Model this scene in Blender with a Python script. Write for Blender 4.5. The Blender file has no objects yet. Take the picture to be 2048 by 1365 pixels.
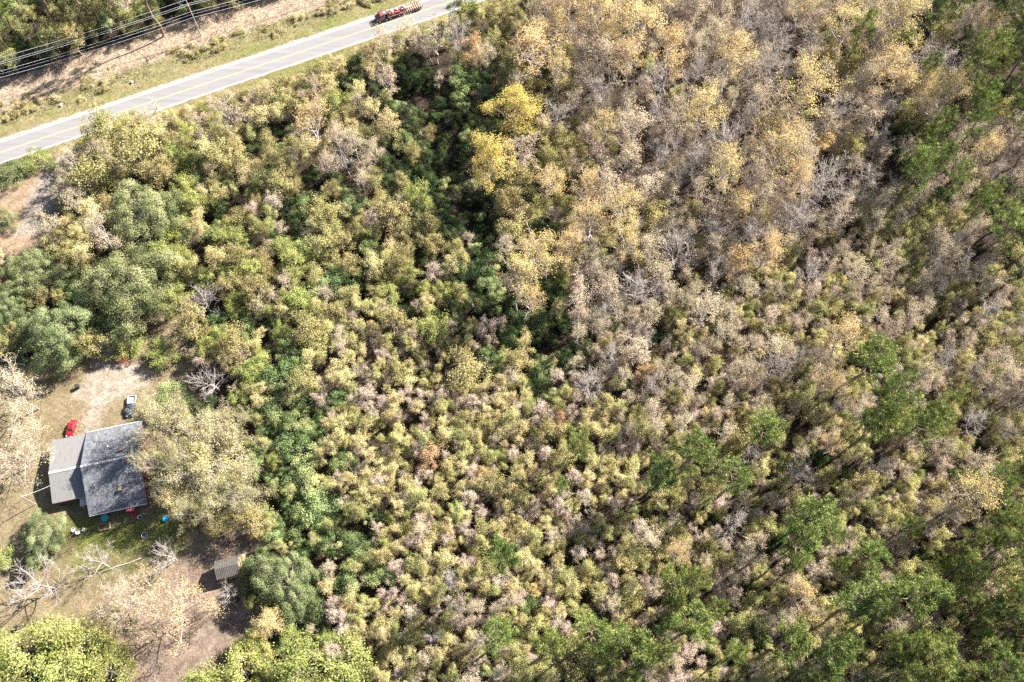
import bpy, math, random
import numpy as np
from mathutils import Vector

S = bpy.context.scene
C = S.collection
R = math.radians
# ------------------------------------------------------------------ camera, sky, sun, exposure
F_PX, PITCH, CAM_H = 1800.0, R(65), 205.0
cam_d = bpy.data.cameras.new('camera')
cam_d.sensor_width = 36.0
cam_d.lens = 36.0 * F_PX / 2048.0
cam_d.clip_end = 8000
cam_d.clip_start = 1.0
cam = bpy.data.objects.new('camera', cam_d)
cam.location = (0, 0, CAM_H)
cam.rotation_euler = (R(90) - PITCH, 0, 0)
C.objects.link(cam)
S.camera = cam

SUN_AZ, SUN_EL = R(57), R(36)          # azimuth clockwise from +Y
w = bpy.data.worlds.new('World'); S.world = w; w.use_nodes = True
nt = w.node_tree
sky = nt.nodes.new('ShaderNodeTexSky'); sky.sky_type = 'NISHITA'; sky.sun_disc = False
sky.sun_elevation = SUN_EL; sky.sun_rotation = SUN_AZ; sky.altitude = 200
nt.links.new(sky.outputs[0], nt.nodes['Background'].inputs[0])
nt.nodes['Background'].inputs[1].default_value = 0.052
sl = bpy.data.lights.new('sun', 'SUN'); sl.energy = 5.0; sl.angle = R(0.53); sl.color = (1.0, 0.955, 0.90)
so = bpy.data.objects.new('sun', sl); C.objects.link(so)
sd = Vector((math.sin(SUN_AZ) * math.cos(SUN_EL), math.cos(SUN_AZ) * math.cos(SUN_EL), math.sin(SUN_EL)))
so.rotation_euler = sd.to_track_quat('Z', 'Y').to_euler()
S.view_settings.view_transform = 'Standard'; S.view_settings.look = 'None'
S.view_settings.gamma = 1.0; S.view_settings.exposure = 2.1
S.render.engine = 'CYCLES'
S.cycles.max_bounces = 5; S.cycles.diffuse_bounces = 2; S.cycles.transmission_bounces = 3
S.cycles.transparent_max_bounces = 4; S.cycles.use_denoising = False
S.cycles.sample_clamp_indirect = 6


def at(px, py, z=0.0):
    """World x, y of the point at height z seen at a photograph pixel (2048 x 1365)."""
    a = (px - 1024) / F_PX; b = (682.5 - py) / F_PX
    dy = math.cos(PITCH) + b * math.sin(PITCH); dz = -math.sin(PITCH) + b * math.cos(PITCH)
    t = (z - CAM_H) / dz
    return (a * t, dy * t)


def depth_at(px, py, z=0.0):
    x, y = at(px, py, z)
    return y * math.cos(PITCH) - (z - CAM_H) * math.sin(PITCH)


# ------------------------------------------------------------------ helpers
def link(o, parent=None):
    C.objects.link(o)
    if parent is not None:
        o.parent = parent
    return o


def tag(o, label=None, cat=None, group=None, kind=None):
    if label: o['label'] = label
    if cat: o['category'] = cat
    if group: o['group'] = group
    if kind: o['kind'] = kind
    return o


def empty(name, loc=(0, 0, 0), rz=0.0):
    o = bpy.data.objects.new(name, None); o.location = loc; o.rotation_euler = (0, 0, rz)
    o.empty_display_size = 0.3
    return link(o)


def quad_mesh(name, v, q, mats, mat_idx=None, attrs=None):
    v = np.ascontiguousarray(v, dtype=np.float32).reshape(-1, 3)
    q = np.ascontiguousarray(q, dtype=np.int32).reshape(-1, 4)
    me = bpy.data.meshes.new(name)
    me.vertices.add(len(v)); me.vertices.foreach_set('co', v.ravel())
    me.loops.add(q.size); me.loops.foreach_set('vertex_index', q.ravel())
    me.polygons.add(len(q))
    me.polygons.foreach_set('loop_start', np.arange(0, q.size, 4, dtype=np.int32))
    me.polygons.foreach_set('loop_total', np.full(len(q), 4, dtype=np.int32))
    for m in (mats if isinstance(mats, (list, tuple)) else [mats]):
        me.materials.append(m)
    if mat_idx is not None:
        me.polygons.foreach_set('material_index', np.asarray(mat_idx, dtype=np.int32))
    for k, a in (attrs or {}).items():
        at_ = me.attributes.new(k, 'FLOAT', 'POINT')
        at_.data.foreach_set('value', np.asarray(a, dtype=np.float32))
    me.update(calc_edges=True)
    return me


class MB:
    """Collects boxes, prisms, tubes and lathes; build() links them as one mesh object."""
    def __init__(s): s.v = []; s.f = []

    def poly(s, pts, faces):
        n = len(s.v); s.v += [tuple(p) for p in pts]; s.f += [tuple(i + n for i in f) for f in faces]; return s

    def box(s, x0, x1, y0, y1, z0, z1):
        return s.poly([(x0, y0, z0), (x1, y0, z0), (x1, y1, z0), (x0, y1, z0), (x0, y0, z1), (x1, y0, z1), (x1, y1, z1), (x0, y1, z1)],
                      [(3, 2, 1, 0), (4, 5, 6, 7), (0, 1, 5, 4), (1, 2, 6, 5), (2, 3, 7, 6), (3, 0, 4, 7)])

    def loft(s, rings, cap=True):
        n = len(rings[0]); b = len(s.v)
        for r in rings: s.v += [tuple(p) for p in r]
        for i in range(len(rings) - 1):
            for j in range(n):
                k = (j + 1) % n
                s.f.append((b + i * n + j, b + i * n + k, b + (i + 1) * n + k, b + (i + 1) * n + j))
        if cap:
            s.f.append(tuple(b + j for j in reversed(range(n))))
            s.f.append(tuple(b + (len(rings) - 1) * n + j for j in range(n)))
        return s

    def tube(s, pts, r, n=6):
        rings = []
        for i, p in enumerate(pts):
            p = Vector(p)
            d = (Vector(pts[min(i + 1, len(pts) - 1)]) - Vector(pts[max(i - 1, 0)])).normalized()
            u = d.cross(Vector((0, 0, 1)))
            if u.length < 1e-3: u = Vector((1, 0, 0))
            u.normalize(); v = d.cross(u)
            rr = r[i] if isinstance(r, (list, tuple)) else r
            rings.append([p + u * (rr * math.cos(2 * math.pi * k / n)) + v * (rr * math.sin(2 * math.pi * k / n)) for k in range(n)])
        return s.loft(rings)

    def lathe(s, prof, n=14, c=(0, 0)):
        return s.loft([[(c[0] + r * math.cos(2 * math.pi * k / n), c[1] + r * math.sin(2 * math.pi * k / n), z) for k in range(n)] for r, z in prof])

    def build(s, name, mat, parent=None, smooth=False, bevel=0):
        me = bpy.data.meshes.new(name); me.from_pydata(s.v, [], s.f)
        me.materials.append(mat); me.update()
        if smooth:
            me.polygons.foreach_set('use_smooth', [True] * len(me.polygons))
        o = bpy.data.objects.new(name, me); link(o, parent)
        if bevel:
            b = o.modifiers.new('bevel', 'BEVEL'); b.width = bevel; b.segments = 2; b.limit_method = 'ANGLE'
        return o


# ------------------------------------------------------------------ materials
def new_mat(name):
    m = bpy.data.materials.new(name); m.use_nodes = True
    t = m.node_tree
    for n in list(t.nodes): t.nodes.remove(n)
    out = t.nodes.new('ShaderNodeOutputMaterial')
    return m, t, out


def ramp_node(t, cols):
    r = t.nodes.new('ShaderNodeValToRGB'); e = r.color_ramp.elements
    n = len(cols)
    e[0].position = 0; e[0].color = (*cols[0], 1); e[1].position = 1; e[1].color = (*cols[-1], 1)
    for i in range(1, n - 1):
        x = e.new(i / (n - 1)); x.color = (*cols[i], 1)
    return r


def leaf_mat(name, cols, trans=0.28, vary=0.15, hue=0.016, sat=1.05):
    m, t, out = new_mat(name)
    a = t.nodes.new('ShaderNodeAttribute'); a.attribute_name = 'rnd'
    rp = ramp_node(t, cols); t.links.new(a.outputs['Fac'], rp.inputs[0])
    oi = t.nodes.new('ShaderNodeObjectInfo')
    hs = t.nodes.new('ShaderNodeHueSaturation')
    mv = t.nodes.new('ShaderNodeMapRange'); mv.inputs[3].default_value = 1 - vary; mv.inputs[4].default_value = 1 + vary
    t.links.new(oi.outputs['Random'], mv.inputs[0]); t.links.new(mv.outputs[0], hs.inputs['Value'])
    wn = t.nodes.new('ShaderNodeTexWhiteNoise'); wn.noise_dimensions = '1D'; t.links.new(oi.outputs['Random'], wn.inputs['W'])
    mh = t.nodes.new('ShaderNodeMapRange'); mh.inputs[3].default_value = .5 - hue; mh.inputs[4].default_value = .5 + hue
    t.links.new(wn.outputs['Value'], mh.inputs[0]); t.links.new(mh.outputs[0], hs.inputs['Hue'])
    hs.inputs['Saturation'].default_value = sat
    t.links.new(rp.outputs[0], hs.inputs['Color'])
    d = t.nodes.new('ShaderNodeBsdfDiffuse'); tr = t.nodes.new('ShaderNodeBsdfTranslucent')
    mx = t.nodes.new('ShaderNodeMixShader'); mx.inputs[0].default_value = trans
    t.links.new(hs.outputs[0], d.inputs[0]); t.links.new(hs.outputs[0], tr.inputs[0])
    t.links.new(d.outputs[0], mx.inputs[1]); t.links.new(tr.outputs[0], mx.inputs[2])
    t.links.new(mx.outputs[0], out.inputs[0])
    return m


def noise_mat(name, cols, scale=4.0, rough=0.85, detail=5, bump=0.0, metallic=0.0, spec=0.3, coords='Object', stretch=None):
    m, t, out = new_mat(name)
    p = t.nodes.new('ShaderNodeBsdfPrincipled'); p.inputs['Roughness'].default_value = rough; p.inputs['Metallic'].default_value = metallic
    p.inputs['Specular IOR Level'].default_value = spec
    tc = t.nodes.new('ShaderNodeTexCoord'); src = tc.outputs[coords]
    if stretch:
        mp = t.nodes.new('ShaderNodeMapping'); mp.inputs['Scale'].default_value = stretch
        t.links.new(src, mp.inputs[0]); src = mp.outputs[0]
    n = t.nodes.new('ShaderNodeTexNoise'); n.inputs['Scale'].default_value = scale; n.inputs['Detail'].default_value = detail
    n.inputs['Roughness'].default_value = .65
    t.links.new(src, n.inputs['Vector'])
    mr = t.nodes.new('ShaderNodeMapRange'); mr.inputs[1].default_value = .28; mr.inputs[2].default_value = .72
    t.links.new(n.outputs[0], mr.inputs[0])
    rp = ramp_node(t, cols); t.links.new(mr.outputs[0], rp.inputs[0]); t.links.new(rp.outputs[0], p.inputs['Base Color'])
    if bump:
        b = t.nodes.new('ShaderNodeBump'); b.inputs['Strength'].default_value = bump; b.inputs['Distance'].default_value = .05
        t.links.new(n.outputs[0], b.inputs['Height']); t.links.new(b.outputs[0], p.inputs['Normal'])
    t.links.new(p.outputs[0], out.inputs[0])
    return m


BARK_GREY = noise_mat('bark_grey', [(.20, .165, .14), (.34, .29, .25)], 3)
BARK_PALE = noise_mat('bark_pale', [(.30, .255, .225), (.48, .425, .385)], 3)
BARK_PINE = noise_mat('bark_pine', [(.13, .085, .06), (.26, .18, .13)], 3)
TWIG_PINK = noise_mat('twig_pink', [(.34, .275, .22), (.54, .45, .365)], 1.5)
TWIG_GREY = noise_mat('twig_grey', [(.33, .285, .25), (.50, .44, .39)], 1.5)
TWIG_TAN = noise_mat('twig_tan', [(.30, .23, .15), (.46, .37, .26)], 1.5)
TWIG_DARK = noise_mat('twig_dark', [(.12, .09, .06), (.22, .17, .12)], 1.5)

LEAF = dict(
    khaki=leaf_mat('leaf_khaki', [(.11, .10, .032), (.33, .295, .115), (.49, .435, .195), (.62, .545, .32)], trans=.2),
    straw=leaf_mat('leaf_straw', [(.20, .17, .06), (.42, .36, .16), (.58, .50, .25), (.62, .53, .34)], trans=.2),
    pinktan=leaf_mat('leaf_pinktan', [(.19, .14, .085), (.40, .325, .215), (.55, .455, .30), (.58, .485, .25)], trans=.2),
    gold=leaf_mat('leaf_gold', [(.28, .185, .08), (.50, .37, .15), (.62, .47, .19), (.62, .48, .29)], trans=.24, hue=.012),
    yellow=leaf_mat('leaf_yellow', [(.22, .165, .045), (.40, .31, .08), (.53, .425, .10), (.56, .445, .18)], hue=.01, trans=.2, sat=1.0),
    orange=leaf_mat('leaf_orange', [(.26, .155, .075), (.43, .285, .14), (.55, .385, .20), (.54, .42, .25)], trans=.2),
    olive=leaf_mat('leaf_olive', [(.045, .048, .018), (.17, .16, .055), (.37, .325, .135), (.55, .47, .26)], trans=.2),
    lime=leaf_mat('leaf_lime', [(.06, .085, .025), (.20, .23, .065), (.36, .37, .125), (.49, .46, .22)], trans=.25),
    green=leaf_mat('leaf_green', [(.028, .052, .022), (.09, .135, .052), (.24, .285, .115), (.45, .46, .21)], trans=.2),
    dark=leaf_mat('leaf_dark', [(.010, .022, .012), (.028, .05, .022), (.075, .10, .038), (.20, .22, .085)], trans=.15),
    liveoak=leaf_mat('leaf_liveoak', [(.045, .065, .028), (.14, .165, .072), (.26, .285, .135), (.42, .43, .235)], vary=.10, trans=.18),
    rosy=leaf_mat('leaf_rosy', [(.20, .13, .09), (.43, .33, .245), (.57, .465, .36), (.62, .54, .41)], trans=.2),
    moss=leaf_mat('leaf_moss', [(.085, .095, .03), (.24, .25, .085), (.40, .385, .16), (.53, .485, .26)], trans=.2),
    greytan=leaf_mat('leaf_greytan', [(.10, .098, .036), (.26, .245, .10), (.41, .375, .175), (.54, .48, .27)], trans=.2),
    pine=leaf_mat('leaf_pine', [(.018, .04, .012), (.075, .115, .03), (.22, .26, .075), (.48, .47, .19)], trans=.15),
    red=leaf_mat('leaf_red', [(.20, .03, .03), (.34, .08, .07)]),
)

# ------------------------------------------------------------------ tree growing
UP = np.array([0, 0, 1.0])


def nrm(a):
    return a / (np.linalg.norm(a, axis=-1, keepdims=True) + 1e-9)


def leaf_quads(c, outw, rng, size, aspect, up=.5, ow=.55):
    n = len(c)
    nn = nrm(outw * ow + UP * up + rng.normal(0, .40, (n, 3)))
    t = nrm(np.cross(nn, rng.normal(0, 1, (n, 3)))); b = np.cross(nn, t)
    l = (size * rng.uniform(.6, 1.35, n))[:, None]; wd = l * aspect
    v = np.stack([c - t * l * .5, c + b * wd * .5 - t * l * .08, c + t * l * .5 - nn * l * .12, c - b * wd * .5 - t * l * .08], 1)
    return v.reshape(-1, 3)


def prisms(segs, sides=3):
    """segs: rows p0(3) p1(3) r0 r1 -> verts, quads of tapered prisms."""
    s = np.asarray(segs, dtype=float)
    if not len(s): return np.zeros((0, 3)), np.zeros((0, 4), int)
    p0, p1 = s[:, :3], s[:, 3:6]
    d = nrm(p1 - p0); ref = np.where(np.abs(d[:, 2:3]) > .9, np.array([[1, 0, 0.]]), np.array([[0, 0, 1.]]))
    u = nrm(np.cross(d, ref)); v = np.cross(d, u)
    vs = []
    for p, r in ((p0, s[:, 6:7]), (p1, s[:, 7:8])):
        for k in range(sides):
            a = 2 * math.pi * k / sides
            vs.append(p + (u * math.cos(a) + v * math.sin(a)) * r)
    vs = np.stack(vs, 1).reshape(-1, 3)
    n = len(s); b = (np.arange(n) * 2 * sides)[:, None]
    q = np.concatenate([b + np.array([[k, (k + 1) % sides, sides + (k + 1) % sides, sides + k]]) for k in range(sides)], 1).reshape(-1, 4)
    return vs, q


def crown_mesh(name, leaf_v, leaf_rnd, twig_segs, leaf_m, twig_m):
    nl = len(leaf_v) // 4
    lq = np.arange(nl * 4).reshape(-1, 4)
    tv, tq = prisms(twig_segs)
    v = np.concatenate([leaf_v.reshape(-1, 3), tv]); q = np.concatenate([lq, tq + nl * 4])
    mi = np.concatenate([np.zeros(nl), np.ones(len(tq))])
    rnd = np.concatenate([np.repeat(leaf_rnd, 4), np.zeros(len(tv))])
    return quad_mesh(name, v, q, [leaf_m, twig_m], mi, {'rnd': rnd})


def branching_tree(seed, H, Rc, base, n1, n2, n3, lpt, lsize, leaf, twig, bark, el=(15, 60), aspect=.6, top=1.0,
                   tr=.09, twr=.02, spread=.30, leaf_from=0.0, needle=False, lean=.03, trunkfrac=.86, droop=0.0, leafprob=1.0, colbias=0.0):
    rng = np.random.default_rng(seed)
    trunk = []; limbs = []; twigs = []; tips = []
    nseg = 7; pts = [np.zeros(3) - UP * .3]
    ln = rng.normal(0, lean, 2)
    for i in range(1, nseg + 1):
        t = i / nseg
        pts.append(np.array([ln[0] * H * t + rng.normal(0, .012) * H, ln[1] * H * t + rng.normal(0, .012) * H, H * trunkfrac * t]))
    rad = lambda t: tr * (1 - t) ** .8 * H * .16 + .025
    for i in range(nseg):
        trunk.append([*pts[i], *pts[i + 1], rad(i / nseg), rad((i + 1) / nseg)])
    az0 = rng.uniform(0, 6.28)
    for i in range(n1):
        t = base + (1 - base) * ((i + rng.uniform(.1, .9)) / n1) * .98
        k = min(int(t * nseg), nseg - 1); f = t * nseg - k
        p = pts[k] * (1 - f) + pts[k + 1] * f
        az = az0 + i * 2.399 + rng.normal(0, .35)
        tt = (t - base) / (1 - base)
        elv = R(el[0] + (el[1] - el[0]) * tt + rng.normal(0, 7))
        prof = math.sqrt(max(.08, 1 - ((tt - .35) / .75) ** 2)) if top >= 1 else (1 - tt) * .85 + .15
        L = Rc * prof * rng.uniform(.78, 1.15) / max(.35, math.cos(elv) ** .6)
        L = min(L, max(.5, (H - p[2]) / max(.12, math.sin(elv)) * 1.05)) if elv > 0 else L
        d = np.array([math.cos(az) * math.cos(elv), math.sin(az) * math.cos(elv), math.sin(elv)])
        lp = [p]; ns = 4; r0 = rad(t) * .55
        for s_ in range(ns):
            d = nrm(d + rng.normal(0, .13, 3) + UP * (.07 - droop)); lp.append(lp[-1] + d * L / ns)
        for s_ in range(ns):
            limbs.append([*lp[s_], *lp[s_ + 1], r0 * (1 - s_ / ns) + twr, r0 * (1 - (s_ + 1) / ns) + twr * .8])
        for j in range(n2):
            u = .28 + .72 * (j + rng.uniform(.2, .9)) / n2
            ku = min(int(u * ns), ns - 1); fu = u * ns - ku
            q = lp[ku] * (1 - fu) + lp[ku + 1] * fu
            d2 = nrm(nrm(lp[ku + 1] - lp[ku]) * .9 + rng.normal(0, .62, 3) + UP * (.22 - droop))
            L2 = L * (.50 - .26 * u) * rng.uniform(.7, 1.3) + .25
            m = q + d2 * L2 * .5; d2b = nrm(d2 + rng.normal(0, .25, 3) + UP * .1); e = m + d2b * L2 * .5
            twigs.append([*q, *m, twr * 1.5, twr * 1.2]); twigs.append([*m, *e, twr * 1.2, twr * .8])
            tips.append((e, d2b))
            for k3 in range(n3):
                f3 = rng.uniform(.15, 1.0)
                q3 = q + d2 * L2 * f3 if f3 < .5 else m + d2b * L2 * (f3 - .5)
                d3 = nrm(d2b * .6 + rng.normal(0, .7, 3) + UP * (.25 - droop)); L3 = L2 * rng.uniform(.25, .55) + .12
                e3 = q3 + d3 * L3
                twigs.append([*q3, *e3, twr * .9, twr * .5]); tips.append((e3, d3))
    tp = np.array([a for a, _ in tips]); td = np.array([b for _, b in tips])
    zn = tp[:, 2] / H
    keep = (zn >= leaf_from) & (rng.random(len(tp)) < leafprob)
    tp2, td2 = tp[keep], td[keep]
    n = len(tp2) * lpt
    c = np.repeat(tp2, lpt, 0) + rng.normal(0, spread, (n, 3)) * np.array([1, 1, .75])
    o = np.repeat(td2, lpt, 0)
    if needle:
        nn = nrm(o * .7 + rng.normal(0, .6, (n, 3)) + UP * .15); b = nrm(np.cross(nn, rng.normal(0, 1, (n, 3))))
        l = (lsize * rng.uniform(.7, 1.3, n))[:, None]; wd = l * aspect
        lv = np.stack([c - b * wd * .5, c + nn * l * .5 - b * wd * .2, c + nn * l, c + b * wd * .5], 1).reshape(-1, 3)
    else:
        lv = leaf_quads(c, o, rng, lsize, aspect)
    clump = np.repeat(rng.normal(0, .17, len(tp2)), lpt)
    rnd = np.clip(rng.beta(2, 2, n) * .5 + .25 + clump * 1.25 + colbias, 0, 1)
    tv, tq = prisms(trunk, 6); bv, bq = prisms(limbs, 4)
    tm = quad_mesh('trunk', np.concatenate([tv, bv]), np.concatenate([tq, bq + len(tv)]), bark)
    cm = crown_mesh('crown', lv, rnd, twigs, leaf, twig)
    return tm, cm


def massed_tree(seed, H, Rc, nlobe, lper, lobe_r, lsize, leaf, twig, bark, flat=.75, base=.25, aspect=.62, nstem=1, low=0.0):
    """Dense evergreen crown: leaf-covered lobes heaped on a dome carried by limbs."""
    rng = np.random.default_rng(seed)
    c0 = np.array([0, 0, H * base]); hv = (H - H * base) * .92
    lob = []
    tries = 0
    while len(lob) < nlobe and tries < nlobe * 40:
        tries += 1
        az = rng.uniform(0, 6.283); s = rng.uniform(low, 1) ** .75
        rr = math.sqrt(1 - s * s * .96) if s < 1 else .1
        k = rng.uniform(.72, 1.06)
        wob = 1 + .20 * math.sin(az * 3 + seed) + .13 * math.sin(az * 5 + 2 * seed)
        p = c0 + np.array([math.cos(az) * rr * Rc * k * wob, math.sin(az) * rr * Rc * k * wob, s * hv * k])
        r = lobe_r * rng.uniform(.6, 1.4)
        if all(np.linalg.norm(p - a) > .62 * (r + b) * .8 for a, b in lob): lob.append((p, r))
    lv = []; rnd = []; limbs = []; twigs = []
    for p, r in lob:
        n = int(lper * (r / lobe_r) ** 2)
        d = nrm(rng.normal(0, 1, (n, 3)) + nrm(p - c0) * .45 + UP * .35)
        rad = r * rng.uniform(.62, 1.22, n)[:, None]
        c = p + d * rad * np.array([1, 1, flat]) + rng.normal(0, .07, (n, 3))
        lv.append(leaf_quads(c, d, rng, lsize, aspect, .3, .8))
        rnd.append(np.clip(rng.beta(2, 2, n) * .62 + .19 + rng.normal(0, .17), 0, 1))
        for k in range(5):
            e = p + nrm(rng.normal(0, 1, 3) + UP * .5) * r * .9
            twigs.append([*p, *e, .03, .012])
    stems = []
    for sidx in range(nstem):
        off = rng.normal(0, Rc * .12, 3) * (nstem > 1); off[2] = -.25
        stems.append(off)
        tp = c0 * np.array([1, 1, .95]) + off * .4
        limbs.append([*off, *tp, .035 * H + .03, .024 * H + .02])
    for i, (p, r) in enumerate(lob):
        s = c0 * .9 + stems[i % nstem] * .4
        m = s + (p - s) * .5 + UP * (-.04 * H) + rng.normal(0, .2, 3)
        limbs.append([*s, *m, .014 * H + .02, .009 * H + .01]); limbs.append([*m, *p, .009 * H + .01, .02])
    tv, tq = prisms(limbs, 5)
    return quad_mesh('trunk', tv, tq, bark), crown_mesh('crown', np.concatenate(lv), np.concatenate(rnd), twigs, leaf, twig)


# kind -> (name, list of (trunk, crown) meshes, nominal crown radius)
KIND = {}


def kind(key, name, nominal_r, height, protos, part_names=('trunk', 'crown')):
    KIND[key] = dict(name=name, r=nominal_r, h=height, protos=protos, parts=part_names)


B = branching_tree; M = massed_tree
kind('khaki', 'young_oak_tree', 2.5, 8, [B(100 + i, 8.0 + .4 * (i % 3), 2.4, .28, 11, 5, 4, 12, .205, LEAF['khaki'], TWIG_TAN, BARK_GREY, el=(25, 68), spread=.30) for i in range(6)])
kind('rosy', 'rosy_leaved_sapling', 2.2, 7.5, [B(150 + i, 7.6, 2.1, .28, 11, 5, 6, 6, .175, LEAF['rosy'], TWIG_PINK, BARK_PALE, el=(28, 70), spread=.26) for i in range(4)])
kind('moss', 'mossy_green_sapling', 2.4, 7.5, [B(170 + i, 7.8, 2.3, .26, 11, 5, 5, 11, .19, LEAF['moss'], TWIG_TAN, BARK_GREY, el=(22, 66), spread=.30) for i in range(4)])
kind('straw', 'straw_leaved_tree', 2.5, 8.5, [B(120 + i, 8.5, 2.4, .30, 10, 5, 5, 9, .205, LEAF['straw'], TWIG_TAN, BARK_GREY, el=(30, 70), spread=.30) for i in range(5)])
kind('olive', 'understory_tree', 2.9, 8, [B(140 + i, 8.0, 2.8, .22, 13, 5, 5, 11, .215, LEAF['olive'], TWIG_TAN, BARK_GREY, el=(15, 62), spread=.34) for i in range(6)])
kind('pink', 'bare_sapling', 2.1, 7, [B(160 + i, 7.2, 2.1, .28, 11, 6, 6, 3, .16, LEAF['pinktan'], TWIG_PINK, BARK_PALE, el=(32, 70), spread=.22, twr=.020) for i in range(5)])
kind('tan', 'thinning_hardwood_tree', 3.0, 14, [B(180 + i, 14.0, 2.9, .40, 13, 6, 7, 3, .19, LEAF['pinktan'], TWIG_PINK, BARK_PALE, el=(42, 76), spread=.28, twr=.020) for i in range(5)])
kind('gold', 'golden_hardwood_tree', 4.1, 19, [B(200 + i, 19.0, 4.2, .40, 15, 7, 7, 6, .21, LEAF['gold'], TWIG_PINK, BARK_PALE, el=(40, 75), spread=.34, twr=.022, leaf_from=.60, leafprob=.75) for i in range(6)])
kind('yellow', 'yellow_leaved_tree', 4.6, 18, [B(220 + i, 18.0, 4.6, .36, 15, 8, 6, 10, .23, LEAF['yellow'], TWIG_TAN, BARK_GREY, el=(28, 70), spread=.36, leaf_from=.4) for i in range(2)])
kind('grey', 'bare_hardwood_tree', 4.0, 15, [B(240 + i, 15.0, 4.0, .30, 14, 8, 7, 1, .16, LEAF['pinktan'], TWIG_GREY, BARK_PALE, el=(38, 74), spread=.25, twr=.018, leafprob=.35) for i in range(4)])
kind('orange', 'orange_leaved_tree', 2.4, 8, [B(260 + i, 8.0, 2.4, .28, 10, 5, 5, 10, .20, LEAF['orange'], TWIG_TAN, BARK_GREY, el=(20, 62), spread=.28) for i in range(2)])
kind('pine', 'pine_tree', 2.8, 22, [B(280 + i, 22.0, 2.7, .56, 17, 5, 3, 24, .32, LEAF['pine'], TWIG_DARK, BARK_PINE, el=(5, 55), aspect=.24, spread=.19, needle=True, tr=.075, lean=.012, trunkfrac=.97) for i in range(6)])
kind('lime', 'yellow_green_tree', 3.0, 7, [B(300 + i, 7.0, 2.9, .18, 13, 6, 4, 13, .22, LEAF['lime'], TWIG_TAN, BARK_GREY, el=(10, 62), spread=.34) for i in range(4)])
kind('green', 'evergreen_shrub', 3.4, 5.5, [M(320 + i, 5.6, 2.9, 17, 290, 1.0, .225, LEAF['green'], TWIG_DARK, BARK_GREY, nstem=3) for i in range(5)], ('stems', 'foliage'))
kind('dark', 'vine_covered_tree', 3.6, 6, [M(340 + i, 6.0, 3.0, 17, 280, 1.05, .23, LEAF['dark'], TWIG_DARK, BARK_GREY, nstem=2) for i in range(5)])
kind('brush', 'roadside_shrub', 1.5, 2.6, [B(360 + i, 2.6, 1.5, .06, 11, 5, 3, 8, .16, LEAF[('straw', 'olive', 'lime', 'pinktan')[i % 4]], TWIG_TAN, BARK_GREY, el=(25, 70), spread=.22, trunkfrac=.6) for i in range(4)], ('stems', 'foliage'))
kind('liveoak', 'live_oak_tree', 13.4, 13, [M(380 + i, 13.0, 10.6, 95, 500, 1.75, .30, LEAF['liveoak'], TWIG_DARK, BARK_GREY, base=.26) for i in range(3)])
kind('bigtan', 'spreading_oak_tree', 10.0, 13, [B(400 + i, 13.0, 10.0, .25, 20, 11, 7, 10, .24, LEAF['greytan'], TWIG_GREY, BARK_PALE, el=(12, 66), spread=.42, twr=.028, trunkfrac=.7, leafprob=.85) for i in range(2)])
kind('bigpink', 'thin_leaved_oak_tree', 8.0, 13, [B(420 + i, 12.0, 8.0, .25, 16, 9, 7, 4, .22, LEAF['orange' if i else 'pinktan'], TWIG_PINK, BARK_GREY, el=(12, 66), spread=.40, twr=.024, trunkfrac=.7, leafprob=.8) for i in range(2)])
kind('snag', 'leafless_tree', 5.5, 9, [B(440 + i, 9.0, 5.5, .22, 12, 8, 6, 1, .1, LEAF['pinktan'], TWIG_GREY, BARK_PALE, el=(12, 62), spread=.1, twr=.02, tr=.11, trunkfrac=.7, leafprob=.02) for i in range(3)])
kind('hedge', 'clipped_hedge_shrub', 4.2, 3.4, [M(460 + i, 3.6, 3.8, 30, 160, .95, .22, LEAF['lime' if i else 'green'], TWIG_DARK, BARK_GREY, nstem=4, base=.15) for i in range(2)], ('stems', 'foliage'))
kind('redshrub', 'red_shrub', 1.6, 1.6, [M(470, 1.7, 1.5, 14, 90, .5, .15, LEAF['red'], TWIG_DARK, BARK_GREY, nstem=3, base=.15)], ('stems', 'foliage'))


def plant(key, px, py, r_px=None, label=None, group=None, cat=None, name=None, variant=None, rng=random, zc=None, hscale=None):
    """Stand a tree so that the middle of its crown is seen at a photograph pixel."""
    k = KIND[key]
    zc = k['h'] * .72 if zc is None else zc
    for _ in range(2):
        dep = depth_at(px, py, zc)
        s = (r_px * dep / F_PX / k['r']) if r_px else rng.uniform(.82, 1.22)
        hs = (hscale if hscale else s ** .6 * rng.uniform(.78, 1.24))
        zc = k['h'] * hs * .72
    x, y = at(px, py, zc)
    root = empty(name or k['name'], (x, y, 0), rng.uniform(0, 6.283))
    ax = rng.uniform(.84, 1.19); root.scale = (s * ax, s / ax, hs)
    tm, cm = k['protos'][rng.randrange(len(k['protos'])) if variant is None else variant]
    link(bpy.data.objects.new(k['parts'][0], tm), root)
    link(bpy.data.objects.new(k['parts'][1], cm), root)
    tag(root, label, cat or ('shrub' if 'shrub' in k['name'] else 'tree'), group)
    return root


# ------------------------------------------------------------------ setting: ground, road
ROAD_P = np.array([-84.1, 180.1]); ROAD_A = math.atan(.4545)
RE = np.array([math.cos(ROAD_A), math.sin(ROAD_A)]); RN = np.array([-RE[1], RE[0]])


def road_pt(s, d, z=0.0):
    p = ROAD_P + RE * s + RN * d
    return (p[0], p[1], z)


_lat = np.random.default_rng(7).random((256, 256))


def vnoise(x, y):
    xi = np.floor(x).astype(int); yi = np.floor(y).astype(int); fx = x - xi; fy = y - yi
    fx = fx * fx * (3 - 2 * fx); fy = fy * fy * (3 - 2 * fy)
    g = lambda a, b: _lat[a % 256, b % 256]
    return (g(xi, yi) * (1 - fx) + g(xi + 1, yi) * fx) * (1 - fy) + (g(xi, yi + 1) * (1 - fx) + g(xi + 1, yi + 1) * fx) * fy


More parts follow.
